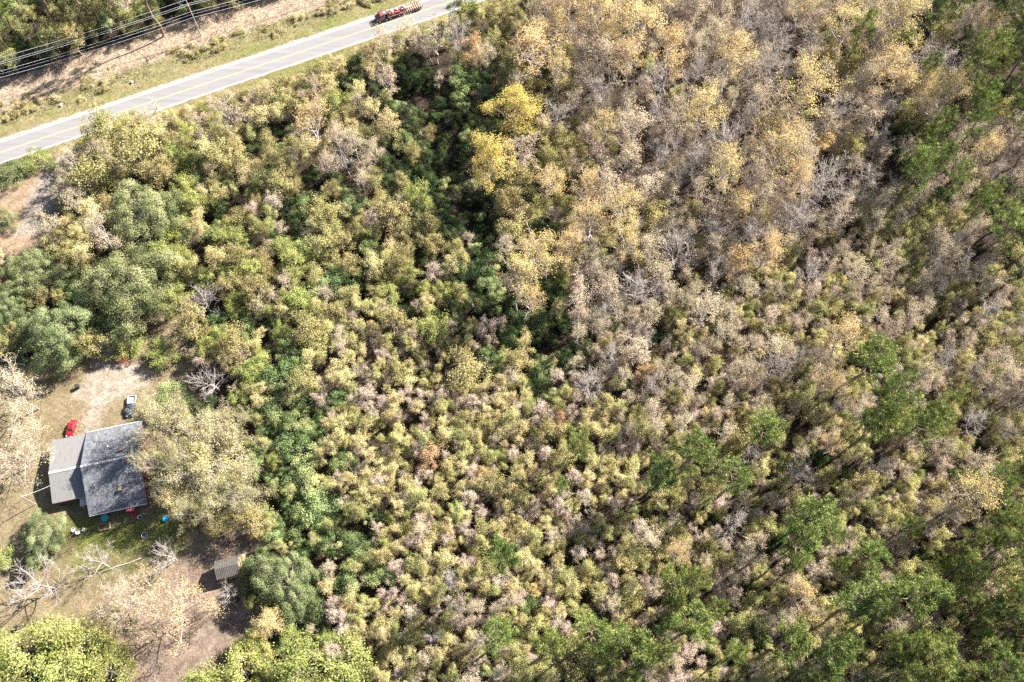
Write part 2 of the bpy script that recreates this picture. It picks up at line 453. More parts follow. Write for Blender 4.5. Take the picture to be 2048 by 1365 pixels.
def fbm(x, y, o=4):
    s = 0; a = .5
    for i in range(o):
        s = s + a * vnoise(x * 2 ** i + 17 * i, y * 2 ** i + 31 * i); a *= .5
    return s / (1 - .5 ** o)


def poly_sd(x, y, poly):
    """Signed distance to a polygon, negative inside."""
    px = np.array([p[0] for p in poly]); py = np.array([p[1] for p in poly])
    d = np.full(x.shape, 1e9); ins = np.zeros(x.shape, bool)
    for i in range(len(poly)):
        j = (i + 1) % len(poly)
        ex, ey = px[j] - px[i], py[j] - py[i]
        wx, wy = x - px[i], y - py[i]
        t = np.clip((wx * ex + wy * ey) / (ex * ex + ey * ey), 0, 1)
        d = np.minimum(d, np.hypot(wx - ex * t, wy - ey * t))
        c = ((py[i] > y) != (py[j] > y)) & (x < ex * (y - py[i]) / (ey if abs(ey) > 1e-9 else 1e-9) + px[i])
        ins ^= c
    return np.where(ins, -d, d)


def W(pts): return [at(*p) for p in pts]


YARD = W([(-60, 740), (190, 700), (225, 640), (360, 630), (395, 720), (385, 800), (300, 800), (330, 1000), (400, 1070), (525, 1040), (515, 1120), (480, 1180), (525, 1240), (480, 1300), (430, 1400), (230, 1400), (200, 1290), (-60, 1290)])
DRIVE = W([(203, 630), (232, 690), (300, 748), (292, 775), (215, 812), (196, 866), (168, 866), (178, 806), (146, 792), (183, 742), (192, 690)])
LAWN = W([(120, 1036), (330, 1028), (392, 1062), (330, 1118), (215, 1160), (120, 1150)])
DIRT = W([(390, 1090), (520, 1035), (530, 1130), (500, 1300), (430, 1420), (250, 1420), (240, 1290), (320, 1170)])
LOT = W([(-60, 375), (95, 335), (135, 330), (122, 430), (70, 500), (-60, 520)])
APRON = W([(92, 318), (175, 292), (130, 340), (112, 400), (78, 470), (30, 470), (60, 390)])


def zones(x, y):
    """Albedo of the ground sheet and masks of what grows on it."""
    jx = (fbm(x * .35, y * .35) - .5) * 3.0; jy = (fbm(x * .35 + 50, y * .35 + 9) - .5) * 3.0
    n1 = fbm(x * .22 + 3, y * .22)[..., None]; n2 = fbm(x * .9, y * .9 + 40)[..., None]
    d = (x - ROAD_P[0]) * RN[0] + (y - ROAD_P[1]) * RN[1]
    s = (x - ROAD_P[0]) * RE[0] + (y - ROAD_P[1]) * RE[1]
    lerp = lambda a, b, m: a * (1 - m) + b * m
    A = lambda *c: np.array(c)
    col = lerp(A(.020, .016, .012), A(.072, .050, .035), np.clip(n1 * 1.2 - .1, 0, 1) * .6 + n2 * .4)  # floor colour lowered to carry the deep shade between crowns
    dj = d + jx * .5
    sm = lambda v, w_: np.clip(.5 - v / w_, 0, 1)[..., None]
    m_cor = sm(np.abs(dj - 15.0) - 10.8 + jy * .3, 1.5)
    col = lerp(col, lerp(A(.23, .165, .12), A(.36, .285, .20), n2), m_cor)
    m_ditch = sm(np.abs(dj - 11.6) - 3.0 + jy * .4, 1.2); col = lerp(col, lerp(A(.12, .115, .045), A(.22, .185, .10), n2), m_ditch)
    m_verge = sm(np.abs(dj - 6.4) - 2.6, 1.0); vg = np.clip((n1 - .3) * 1.6 + .3 * np.clip((s[..., None] + 20) / 60, 0, 1), 0, 1)
    col = lerp(col, lerp(A(.20, .16, .085), A(.135, .145, .045), vg), m_verge)
    m_sv = sm(np.abs(dj + 6.0) - 2.6 + jy * .5, 1.2); col = lerp(col, lerp(A(.20, .155, .085), A(.15, .145, .05), vg), m_sv)
    m_sh = sm(np.abs(np.abs(d + jx * .18) - 4.0) - .55, .5); m_sh = m_sh * (d > 0)[..., None]
    col = lerp(col, A(.34, .30, .25), m_sh)
    yd = poly_sd(x + jx, y + jy, YARD); m_y = sm(yd, 2.5)
    col = lerp(col, lerp(A(.115, .092, .048), A(.23, .18, .108), np.clip(n1 * .6 + n2 * .5, 0, 1)), m_y)
    m_l = sm(poly_sd(x + jx, y + jy, LAWN), 4) * np.clip(n1 * 2 - .2, .2, 1); col = lerp(col, lerp(A(.07, .085, .02), A(.15, .155, .04), n2), m_l)
    m_d = sm(poly_sd(x + jx, y + jy, DIRT), 4); col = lerp(col, lerp(A(.10, .073, .054), A(.235, .18, .138), n2), m_d)
    m_dr = sm(poly_sd(x + jx * .8, y + jy * .8, DRIVE), 2.2) * np.clip(n2 * 1.2 + .3, 0, 1); col = lerp(col, lerp(A(.21, .17, .128), A(.33, .28, .225), n2), m_dr)
    m_lot = sm(poly_sd(x + jx, y + jy, LOT), 3); col = lerp(col, lerp(A(.17, .115, .07), A(.29, .21, .14), n2), m_lot)
    m_ap = sm(poly_sd(x + jx * .4, y + jy * .4, APRON), 2); col = lerp(col, lerp(A(.19, .155, .12), A(.27, .23, .185), n2), m_ap)
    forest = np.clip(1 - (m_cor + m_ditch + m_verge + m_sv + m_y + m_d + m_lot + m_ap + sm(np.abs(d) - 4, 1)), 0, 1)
    return col, dict(cor=m_cor * (1 - m_ditch) * (1 - m_verge), ditch=m_ditch * (1 - m_verge), verge=np.maximum(m_verge, m_sv) * (1 - sm(np.abs(d) - 4.3, .2)),
                     yard=np.clip(m_y - m_dr - m_d, 0, 1), lawn=m_l, dirt=m_d, forest=forest)


def build_ground():
    far = [300, 450, 800, 1500, 4000]
    gx = np.concatenate([[-f for f in reversed(far)], np.arange(-190, 190.1, 1.1), far])
    gy = np.concatenate([[-f for f in reversed(far)], [-100, -30], np.arange(0, 240.1, 1.1), [280, 400, 700, 1500, 4000]])
    X, Y = np.meshgrid(gx, gy, indexing='xy')
    x = X.ravel(); y = Y.ravel()
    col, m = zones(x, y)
    d = (x - ROAD_P[0]) * RN[0] + (y - ROAD_P[1]) * RN[1]
    flat = np.clip((np.abs(d) - 5) / 3, 0, 1) * np.clip(poly_sd(x, y, YARD) / 4, 0, 1)
    z = -.01 - flat * (.28 * fbm(x * .15, y * .15)) - .5 * np.exp(-((d - 11.6) / 2.2) ** 2)
    nx, ny = len(gx), len(gy)
    i = np.arange((ny - 1) * (nx - 1)); r = i // (nx - 1); c = i % (nx - 1); a = r * nx + c
    q = np.stack([a, a + 1, a + nx + 1, a + nx], 1)
    m_, t, out = new_mat('ground_soil_and_grass')
    p = t.nodes.new('ShaderNodeBsdfPrincipled'); p.inputs['Roughness'].default_value = .95; p.inputs['Specular IOR Level'].default_value = .1
    ca = t.nodes.new('ShaderNodeVertexColor'); ca.layer_name = 'soil'
    tc = t.nodes.new('ShaderNodeTexCoord'); n = t.nodes.new('ShaderNodeTexNoise'); n.inputs['Scale'].default_value = 2.2; n.inputs['Detail'].default_value = 6; n.inputs['Roughness'].default_value = .75
    t.links.new(tc.outputs['Object'], n.inputs['Vector'])
    mr = t.nodes.new('ShaderNodeMapRange'); mr.inputs[1].default_value = .3; mr.inputs[2].default_value = .7; mr.inputs[3].default_value = .62; mr.inputs[4].default_value = 1.32
    t.links.new(n.outputs[0], mr.inputs[0])
    mul = t.nodes.new('ShaderNodeMix'); mul.data_type = 'RGBA'; mul.blend_type = 'MULTIPLY'; mul.inputs[0].default_value = 1
    t.links.new(ca.outputs[0], mul.inputs[6]); t.links.new(mr.outputs[0], mul.inputs[7])
    n2 = t.nodes.new('ShaderNodeTexNoise'); n2.inputs['Scale'].default_value = .7; n2.inputs['Detail'].default_value = 4; n2.inputs['Distortion'].default_value = 1.2
    t.links.new(tc.outputs['Object'], n2.inputs['Vector'])
    mr2 = t.nodes.new('ShaderNodeMapRange'); mr2.inputs[1].default_value = .3; mr2.inputs[2].default_value = .7; mr2.inputs[3].default_value = .66; mr2.inputs[4].default_value = 1.22
    t.links.new(n2.outputs[0], mr2.inputs[0])
    mul2 = t.nodes.new('ShaderNodeMix'); mul2.data_type = 'RGBA'; mul2.blend_type = 'MULTIPLY'; mul2.inputs[0].default_value = 1
    t.links.new(mul.outputs[2], mul2.inputs[6]); t.links.new(mr2.outputs[0], mul2.inputs[7])
    t.links.new(mul2.outputs[2], p.inputs['Base Color'])
    b = t.nodes.new('ShaderNodeBump'); b.inputs['Strength'].default_value = .7; b.inputs['Distance'].default_value = .15
    t.links.new(n.outputs[0], b.inputs['Height']); t.links.new(b.outputs[0], p.inputs['Normal'])
    t.links.new(p.outputs[0], out.inputs[0])
    me = quad_mesh('ground', np.stack([x, y, z], 1), q, m_)
    ca_ = me.color_attributes.new('soil', 'FLOAT_COLOR', 'POINT')
    ca_.data.foreach_set('color', np.concatenate([col, np.ones((len(col), 1))], 1).astype(np.float32).ravel())
    tag(link(bpy.data.objects.new('ground', me)), kind='structure')


build_ground()


def strip(name, d0, d1, z, mat, s0=-400, s1=400, n=200, wob=0.0, parent=None):
    rg = np.random.default_rng(int(abs(d0 * 100)) + 3)
    S_ = np.linspace(s0, s1, n); v = []
    for s_ in S_:
        v.append(road_pt(s_, d0 + rg.normal(0, wob), z)); v.append(road_pt(s_, d1 + rg.normal(0, wob), z))
    i = np.arange(n - 1) * 2
    me = quad_mesh(name, v, np.stack([i, i + 2, i + 3, i + 1], 1), mat)
    return link(bpy.data.objects.new(name, me), parent)


ASPHALT = noise_mat('worn_asphalt', [(.145, .139, .132), (.182, .176, .168), (.215, .208, .198)], .35, .9, 8, stretch=(1, 1, 1))
_t = ASPHALT.node_tree                      # wheel tracks and long patches: noise drawn out along the road
_mp = [n for n in _t.nodes if n.type == 'MAPPING'][0]; _mp.inputs['Rotation'].default_value = (0, 0, -ROAD_A); _mp.inputs['Scale'].default_value = (.10, 2.6, 1)
PAINT_W = noise_mat('road_paint_white', [(.55, .54, .50), (.80, .79, .76)], 1.2, .7)
PAINT_Y = noise_mat('road_paint_yellow', [(.34, .29, .17), (.48, .39, .18)], 1.2, .7)
SAND = noise_mat('sandy_shoulder', [(.20, .175, .14), (.36, .325, .285)], 1.6, .95)
road = tag(strip('road', -3.95, 4.05, .010, ASPHALT, wob=.05, n=400), kind='structure')
strip('sandy_shoulder', 3.72, 4.75, .018, SAND, wob=.16, n=700, parent=road)
strip('sandy_shoulder', -4.12, -3.9, .018, SAND, wob=.10, n=700, parent=road)
strip('edge_line', 3.42, 3.60, .024, PAINT_W, parent=road); strip('edge_line', -3.64, -3.44, .024, PAINT_W, parent=road)
strip('centre_line', .05, .19, .024, PAINT_Y, parent=road); strip('centre_line', -.19, -.05, .024, PAINT_Y, parent=road)


# ------------------------------------------------------------------ grass and undergrowth nobody could count
def ground_cover(name, mask, n, area, mat, zmax, size, aspect, seed, upright=.6, label=None, cat=None, clump=None):
    rg = np.random.default_rng(seed)
    x = rg.uniform(area[0], area[1], n * 4); y = rg.uniform(area[2], area[3], n * 4)
    _, mk = zones(x, y)
    pr = np.clip(mk[mask][:, 0], 0, 1)
    if clump: pr = pr * np.clip((fbm(x * clump, y * clump + 77) - .38) * 5, 0, 1)
    ok = rg.random(n * 4) < pr
    x, y = x[ok][:n], y[ok][:n]; k = len(x)
    z = rg.uniform(0, 1, k) ** 1.5 * zmax
    c = np.stack([x, y, z + .04], 1)
    lv = leaf_quads(c, rg.normal(0, 1, (k, 3)) * np.array([1, 1, .1]), rg, size, aspect, up=1 - upright)
    rnd = np.clip(rg.beta(2, 2, k) + (fbm(x * .5, y * .5) - .5) * .7, 0, 1)
    me = quad_mesh(name, lv, np.arange(k * 4).reshape(-1, 4), mat, None, {'rnd': np.repeat(rnd, 4)})
    tag(link(bpy.data.objects.new(name, me)), label, cat, kind='stuff')


G_DRY = leaf_mat('grass_dry', [(.17, .12, .08), (.33, .25, .17), (.45, .37, .27)], vary=0)
G_VERGE = leaf_mat('grass_verge', [(.10, .115, .03), (.20, .19, .06), (.32, .27, .14)], vary=0)
G_WEED = leaf_mat('weeds_ditch', [(.05, .065, .02), (.16, .16, .05), (.34, .29, .14), (.46, .38, .27)], vary=0)
G_FLOOR = leaf_mat('undergrowth_mix', [(.012, .024, .012), (.04, .05, .02), (.09, .07, .04), (.20, .155, .09)], vary=0)  # undergrowth colours darkened so gaps between crowns read as shade
G_LAWN = leaf_mat('grass_lawn', [(.06, .075, .02), (.14, .145, .04), (.24, .21, .10)], vary=0)
NW = (-185, 20, 140, 235)
ground_cover('dry_grass', 'cor', 26000, NW, G_DRY, .35, .42, .35, 1, label='pale dry grass along the cleared strip under the power lines', cat='grass')
ground_cover('ditch_weeds', 'ditch', 52000, NW, G_WEED, 1.6, .36, .55, 2, label='rank olive weeds filling the roadside ditch', cat='weeds', clump=.45)
ground_cover('verge_grass', 'verge', 22000, NW, G_VERGE, .15, .30, .35, 3, label='short green and tan grass on the road verges', cat='grass')
ground_cover('lawn_grass', 'lawn', 5000, (-115, -60, 25, 60), G_LAWN, .10, .26, .35, 4, label='patchy green grass behind the house', cat='grass')
ground_cover('yard_grass', 'yard', 12000, (-130, -55, 15, 110), G_DRY, .08, .26, .35, 5, label='thin tan grass over the yard', cat='grass')
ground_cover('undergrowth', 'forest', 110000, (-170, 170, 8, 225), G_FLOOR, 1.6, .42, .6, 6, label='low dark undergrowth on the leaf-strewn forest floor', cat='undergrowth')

G_LITTER = leaf_mat('fallen_leaf_mix', [(.10, .06, .04), (.24, .15, .09), (.38, .27, .17), (.46, .36, .25)], vary=0)
ground_cover('fallen_leaves', 'dirt', 9000, (-90, -50, 8, 60), G_LITTER, .03, .20, .7, 7, upright=0, label='brown fallen leaves strewn over the dirt yard', cat='leaves', clump=.3)
ground_cover('leaf_litter', 'yard', 9000, (-130, -55, 15, 110), G_LITTER, .03, .18, .7, 8, upright=0, label='scattered brown leaf litter on the yard grass', cat='leaves', clump=.25)

# ------------------------------------------------------------------ house
BRICK = noise_mat('brick_red', [(.10, .045, .035), (.16, .07, .055)], 6)
ROOF_MET = noise_mat('roof_metal_weathered', [(.125, .12, .112), (.165, .16, .15), (.145, .14, .13)], 1.2, .6, stretch=(1.6, .25, 1))
ROOF_CAP = noise_mat('roof_cap_pale', [(.30, .29, .27), (.40, .385, .365)], 2, .6)
ROOF_SH = noise_mat('roof_shingle', [(.06, .064, .072), (.12, .124, .133), (.20, .202, .207)], 1.0, .8, 8, stretch=(1.3, .8, 1))  # blue-grey tree shade is partly put into the shingle colour
TRIM = noise_mat('painted_trim', [(.62, .60, .56), (.74, .72, .68)], 2, .6)
GLASS = noise_mat('window_glass', [(.02, .025, .03), (.05, .06, .07)], 1, .12, spec=.6)
WOOD = noise_mat('weathered_wood', [(.24, .17, .10), (.40, .31, .20)], 4, .9)
MAROON = noise_mat('maroon_paint', [(.26, .03, .05), (.36, .06, .08)], 4, .6)
WHITE = noise_mat('white_plastic', [(.60, .60, .60), (.72, .72, .72)], 4, .5)
BLACK = noise_mat('black_rubber', [(.015, .015, .016), (.04, .04, .042)], 4, .7)
STEEL = noise_mat('galvanised_steel', [(.38, .39, .40), (.52, .53, .54)], 4, .45, metallic=.5)

HA = R(13); HO = (-100.5, 70.0)


def hloc(px, py, z):
    x, y = at(px, py, z); dx, dy = x - HO[0], y - HO[1]
    return (dx * math.cos(HA) + dy * math.sin(HA), -dx * math.sin(HA) + dy * math.cos(HA))


house = empty('house', (HO[0], HO[1], 0), HA)
tag(house, 'brick house with joined grey metal and shingle gable roofs', 'house')


def gable(x0, x1, y0, y1, yr, ze, zr, roof_mat, o=.45, shared=None):
    """Block with the ridge along x. y0 < yr < y1."""
    m = MB()
    m.poly([(x0, y0, 0), (x1, y0, 0), (x1, y1, 0), (x0, y1, 0), (x0, y0, ze), (x1, y0, ze), (x1, y1, ze), (x0, y1, ze), (x0, yr, zr - .05), (x1, yr, zr - .05)],
           [(0, 1, 5, 4), (2, 3, 7, 6), (1, 2, 6, 9, 5), (3, 0, 4, 8, 7), (4, 5, 9, 8), (6, 7, 8, 9)])
    wall = m.build('wall', BRICK, house)
    rf = None
    for ye in (y0, y1):
        sg = -1 if ye < yr else 1
        yo = ye + sg * o; k = (zr - ze) / abs(yr - ye); zo = ze - k * o
        xa, xb = x0 - .35, x1 + .35
        m = MB(); th = .14
        m.poly([(xa, yo, zo + .02), (xb, yo, zo + .02), (xb, yr, zr + .02), (xa, yr, zr + .02), (xa, yo, zo + th), (xb, yo, zo + th), (xb, yr, zr + th), (xa, yr, zr + th)],
               [(0, 1, 2, 3), (4, 5, 6, 7), (0, 1, 5, 4), (1, 2, 6, 5), (2, 3, 7, 6), (3, 0, 4, 7)])
        r_ = m.build('roof', roof_mat, house)
        MB().box(xa + .02, xb - .02, min(yo, yo - sg * .12), max(yo, yo - sg * .12), zo - .16, zo + .015).build('fascia', TRIM, r_)
        if roof_mat is ROOF_MET:
            rb = MB(); x = xa + .15
            while x < xb - .1:
                rb.poly([(x, yo, zo + th), (x + .09, yo, zo + th), (x + .09, yr, zr + th), (x, yr, zr + th), (x + .02, yo, zo + th + .02), (x + .07, yo, zo + th + .02), (x + .07, yr, zr + th + .02), (x + .02, yr, zr + th + .02)],
                        [(4, 5, 6, 7), (0, 1, 5, 4), (1, 2, 6, 5), (3, 0, 4, 7)]); x += .42
            tag(rb.build('roof_rib', roof_mat, r_), kind='stuff')
        else:
            sh = MB(); nrow = 26; L = abs(yr - yo)
            for i in range(nrow):
                ya = yo + (yr - yo) * i / nrow; yb = yo + (yr - yo) * (i + .96) / nrow
                za = zo + th + (zr - zo) * i / nrow; zb = zo + th + (zr - zo) * (i + .96) / nrow
                sh.poly([(xa, ya, za + .035), (xb, ya, za + .035), (xb, yb, zb + .004), (xa, yb, zb + .004), (xa, ya, za), (xb, ya, za)], [(0, 1, 2, 3), (4, 5, 1, 0)])
            tag(sh.build('shingle_course', roof_mat, r_), kind='stuff')
    cap = MB().box(x0 - .36, x1 + .36, yr - .28, yr + .28, zr + .13, zr + .21).build('ridge_cap', ROOF_CAP, house)
    return wall


wl = gable(-7.9, -.12, -15.0, -.1, -8.4, 2.75, 4.3, ROOF_MET, o=.3)
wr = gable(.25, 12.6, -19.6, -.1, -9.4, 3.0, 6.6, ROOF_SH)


def window(x, y, z, w_, h_, axis, wall):
    t = .05
    f = MB()
    if axis == 'y':
        f.box(x - w_ / 2, x + w_ / 2, y - t, y + t, z, z + h_)
        g = MB().box(x - w_ / 2 + .08, x + w_ / 2 - .08, y - t - .012, y + t + .012, z + .08, z + h_ - .08)
    else:
        f.box(x - t, x + t, y - w_ / 2, y + w_ / 2, z, z + h_)
        g = MB().box(x - t - .012, x + t + .012, y - w_ / 2 + .08, y + w_ / 2 - .08, z + .08, z + h_ - .08)
    fo = f.build('window', TRIM, house); g.build('pane', GLASS, fo)


for x in (3.0, 6.2, 11.2): window(x, -19.6, .95, 1.3, 1.3, 'y', wr)
for y in (-4, -9, -15): window(12.6, y, .95, 1.3, 1.3, 'x', wr)
for y in (-4, -8, -12): window(-7.9, y, .9, 1.2, 1.2, 'x', wl)
for x in (-6, -2.5, 3, 9.5): window(x, -.1, .95, 1.3, 1.3, 'y', wl)
dr = MB().box(8.4, 9.4, -19.67, -19.53, .35, 2.45).build('door', MAROON, house); MB().box(9.2, 9.28, -19.74, -19.68, 1.3, 1.4).build('handle', STEEL, dr)
for (px, py, z) in ((248, 903, 5.0), (240, 979, 5.0)):
    hx, hy = hloc(px, py, z); zt = 3.0 + 3.6 * (1 - abs(hy + 9.4) / 10.2)
    ch = MB().box(hx - .28, hx + .28, hy - .28, hy + .28, zt - .3, zt + .95).build('chimney', BRICK, house)
    MB().box(hx - .34, hx + .34, hy - .34, hy + .34, zt + .952, zt + 1.04).build('chimney_cap', WOOD, ch)
def roof_z(y): return 3.0 + 3.6 * (1 - abs(y + 9.4) / (9.3 if y > -9.4 else 10.2))


for vx, vy in ((5.4, -5.2), (9.6, -12.6), (2.2, -14.0)):
    vp = MB().lathe([(.09, roof_z(vy)), (.09, roof_z(vy) + .75), (.06, roof_z(vy) + .76)], 10, (vx, vy)).build('vent_pipe', STEEL, house)
    MB().lathe([(.30, roof_z(vy) + .10), (.16, roof_z(vy) + .28)], 12, (vx, vy)).build('flashing', ROOF_CAP, vp)
for ye, zo in ((-20.13, 2.72), (.43, 2.72)):
    MB().box(-.05, 12.9, ye - .09, ye + .09, zo, zo + .11).build('gutter', TRIM, house)
_rg = np.random.default_rng(5); _n = 700; _ly = -19.5 + 19 * _rg.random(_n); _lx = .2 + 12.4 * _rg.random(_n) ** .6
_lz = np.array([roof_z(v) for v in _ly]) + .20
_lv = leaf_quads(np.stack([_lx, _ly, _lz], 1), np.tile(UP, (_n, 1)), _rg, .22, .7, 2.0)
tag(link(bpy.data.objects.new('roof_leaves', quad_mesh('roof_leaves', _lv, np.arange(_n * 4).reshape(-1, 4), G_LITTER, None, {'rnd': np.repeat(_rg.random(_n), 4)})), house), kind='stuff')
pr_ = MB().box(-2.3, .1, -17.2, -15.05, 2.25, 2.36).build('porch_roof', ROOF_CAP, house)
for x in (-2.1, -.1): MB().box(x - .06, x + .06, -17.0, -16.88, 0, 2.25).build('porch_post', TRIM, pr_)
st = MB()
for i in range(4): st.box(8.2, 9.6, -20.1 - .55 * i, -19.68 - .55 * i, 0, .34 - .085 * i)
st.build('back_steps', MAROON, house)
MB().box(8.0, 9.8, -21.0, -19.66, 2.5, 2.58).build('door_awning', MAROON, house)

SHED_ROOF = noise_mat('shed_roof_weathered_shaded', [(.06, .052, .045), (.11, .098, .085)], 1.5, .8)  # weathered roof, darkened to put the overhanging tree's shade into its colour
# shed
sx, sy = at(458, 1124, 2.4)
shed = empty('shed', (sx, sy - 1.4, 0), R(14)); shed.scale = (.88, .85, 1.2); tag(shed, 'small grey gabled shed half hidden under a tree in the dirt yard', 'shed')
sw = MB(); sw.poly([(-2.8, -2.2, 0), (2.8, -2.2, 0), (2.8, 2.2, 0), (-2.8, 2.2, 0), (-2.8, -2.2, 2.5), (2.8, -2.2, 2.5), (2.8, 2.2, 2.5), (-2.8, 2.2, 2.5), (-2.8, 0, 3.3), (2.8, 0, 3.3)],
                   [(0, 1, 5, 4), (2, 3, 7, 6), (1, 2, 6, 9, 5), (3, 0, 4, 8, 7)])
sw.build('wall', WOOD, shed)
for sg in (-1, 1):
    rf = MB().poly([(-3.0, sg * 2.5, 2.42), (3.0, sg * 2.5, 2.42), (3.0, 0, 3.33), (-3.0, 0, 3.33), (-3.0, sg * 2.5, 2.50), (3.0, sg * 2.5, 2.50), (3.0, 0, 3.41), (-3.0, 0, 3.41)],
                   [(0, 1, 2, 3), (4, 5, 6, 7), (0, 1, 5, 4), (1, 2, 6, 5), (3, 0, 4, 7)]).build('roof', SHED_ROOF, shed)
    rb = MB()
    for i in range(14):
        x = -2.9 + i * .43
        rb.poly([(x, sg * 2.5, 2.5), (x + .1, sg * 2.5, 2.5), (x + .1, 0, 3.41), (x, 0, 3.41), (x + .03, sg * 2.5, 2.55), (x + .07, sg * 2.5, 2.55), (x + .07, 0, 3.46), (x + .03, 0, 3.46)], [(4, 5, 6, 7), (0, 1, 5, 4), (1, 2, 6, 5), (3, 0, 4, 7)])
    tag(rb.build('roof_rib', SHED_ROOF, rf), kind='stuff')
sdr = MB().box(-2.86, -2.79, -.5, .5, .05, 2.0).build('door', WOOD, shed); MB().box(-2.93, -2.86, .3, .4, 1.0, 1.1).build('handle', STEEL, sdr)


# ------------------------------------------------------------------ vehicles
def paint(name, c, rough=.3):
    m, t, out = new_mat(name)
    p = t.nodes.new('ShaderNodeBsdfPrincipled'); p.inputs['Roughness'].default_value = rough
    p.inputs['Coat Weight'].default_value = .5; p.inputs['Coat Roughness'].default_value = .1
    tc = t.nodes.new('ShaderNodeTexCoord'); n = t.nodes.new('ShaderNodeTexNoise'); n.inputs['Scale'].default_value = 3; n.inputs['Detail'].default_value = 6
    t.links.new(tc.outputs['Object'], n.inputs['Vector'])
    rp = ramp_node(t, [tuple(v * .8 for v in c), c]); t.links.new(n.outputs[0], rp.inputs[0]); t.links.new(rp.outputs[0], p.inputs['Base Color'])
    t.links.new(p.outputs[0], out.inputs[0]); return m


RED = paint('car_paint_red', (.40, .012, .018)); NAVY = paint('truck_paint_navy', (.02, .035, .075)); SILVER = paint('truck_bed_silver', (.55, .56, .58))
LAMP = noise_mat('lamp_lens', [(.6, .6, .58), (.75, .75, .72)], 4, .2); TAIL = noise_mat('tail_lens', [(.4, .01, .01), (.5, .03, .02)], 4, .2)


def section(x, w_, z0, z1, taper=.86):
    h = w_ / 2
    return [(x, -h, z0), (x, h, z0), (x, h * 1.0, z0 + (z1 - z0) * .55), (x, h * taper, z1), (x, -h * taper, z1), (x, -h, z0 + (z1 - z0) * .55)]


def wheels(root, xs, hw, r=.33, wid=.22):
    for x in xs:
        for sg in (-1, 1):
            w_ = MB(); n = 16; y0 = sg * hw; y1 = sg * (hw - wid)
            w_.loft([[(x + rr * math.cos(2 * math.pi * k / n), y, r + rr * math.sin(2 * math.pi * k / n)) for k in range(n)] for rr, y in ((r * .9, y0), (r, y0 - sg * .03), (r, y1 + sg * .03), (r * .9, y1))])
            wo = w_.build('wheel', BLACK, root)
            h = MB(); h.loft([[(x + rr * math.cos(2 * math.pi * k / n), y, r + rr * math.sin(2 * math.pi * k / n)) for k in range(n)] for rr, y in ((r * .6, y0 + sg * .012), (r * .55, y0 + sg * .02))])
            h.build('rim', STEEL, wo)


def car(root):
    b = MB(); b.loft([section(x, w_, .28, z, .9) for x, w_, z in ((-2.15, 1.45, .62), (-2.05, 1.62, .82), (-1.3, 1.72, .93), (0, 1.74, .92), (1.1, 1.72, .90), (1.9, 1.64, .76), (2.15, 1.4, .58))])
    b.build('body', RED, root, True, .03)
    g = MB(); g.loft([[(-1.55, -.74, .90), (-1.55, .74, .90), (.98, .76, .88), (.98, -.76, .88)], [(-1.12, -.62, 1.30), (-1.12, .62, 1.30), (.38, .64, 1.32), (.38, -.64, 1.32)]]); g.build('cabin_glass', GLASS, root)
    r_ = MB(); r_.loft([[(-1.14, -.63, 1.29), (-1.14, .63, 1.29), (.40, .65, 1.31), (.40, -.65, 1.31)], [(-.95, -.56, 1.41), (-.95, .56, 1.41), (.22, .58, 1.43), (.22, -.58, 1.43)]]); r_.build('roof_panel', RED, root, bevel=.03)
    for sg in (-1, 1):
        for xa, xb, top in ((.98, .40, 1.31), (-1.55, -1.14, 1.29), (-.35, -.35, 1.31)):
            MB().tube([(xa, sg * .75, .89), (xb, sg * .64, top)], .045, 5).build('pillar', RED, root)
        MB().box(1.98, 2.12, sg * .56 - .16, sg * .56 + .16, .58, .70).build('headlight', LAMP, root)
        MB().box(-2.17, -2.07, sg * .58 - .16, sg * .58 + .16, .62, .76).build('taillight', TAIL, root)
        MB().box(.62, .80, sg * .88 - .08, sg * .88 + .08, .92, 1.05).build('mirror', RED, root)
    wheels(root, (-1.3, 1.32), .86, .31)


def pickup(root):
    b = MB(); b.loft([section(x, w_, .42, z, .93) for x, w_, z in ((-.5, 1.9, 1.05), (.6, 1.92, 1.06), (1.7, 1.9, 1.08), (2.45, 1.82, 1.0), (2.68, 1.7, .8))]); b.build('body', NAVY, root, True, .03)
    g = MB(); g.loft([[(-.48, -.84, 1.03), (-.48, .84, 1.03), (1.42, .84, 1.05), (1.42, -.84, 1.05)], [(-.36, -.70, 1.56), (-.36, .70, 1.56), (.74, .70, 1.58), (.74, -.70, 1.58)]]); g.build('cab_glass', GLASS, root)
    r_ = MB(); r_.loft([[(-.40, -.71, 1.55), (-.40, .71, 1.55), (.77, .71, 1.57), (.77, -.71, 1.57)], [(-.28, -.64, 1.68), (-.28, .64, 1.68), (.58, .64, 1.70), (.58, -.64, 1.70)]]); r_.build('cab_roof', NAVY, root, bevel=.03)
    bed = MB(); bed.box(-2.65, -.56, -.95, -.85, .48, 1.08); bed.box(-2.65, -.56, .85, .95, .48, 1.08); bed.box(-2.65, -2.56, -.849, .849, .48, 1.08); bed.box(-.66, -.56, -.849, .849, .48, 1.08)
    bo = bed.build('bed', SILVER, root)
    MB().box(-2.555, -.665, -.848, .848, .52, .60).build('bed_floor', SILVER, bo)
    for sg in (-1, 1):
        MB().tube([(1.42, sg * .83, 1.05), (.77, sg * .70, 1.57)], .05, 5).build('pillar', NAVY, root)
        MB().box(2.56, 2.70, sg * .64 - .16, sg * .64 + .16, .70, .86).build('headlight', LAMP, root)
        MB().box(-2.68, -2.652, sg * .86 - .07, sg * .86 + .07, .7, .95).build('taillight', TAIL, root)
        MB().box(1.0, 1.14, sg * 1.02 - .12, sg * 1.02 + .12, 1.1, 1.28).build('mirror', BLACK, root)
    MB().box(2.66, 2.78, -.85, .85, .45, .62).build('bumper', STEEL, root)
    wheels(root, (-1.7, 1.75), .95, .38, .26)


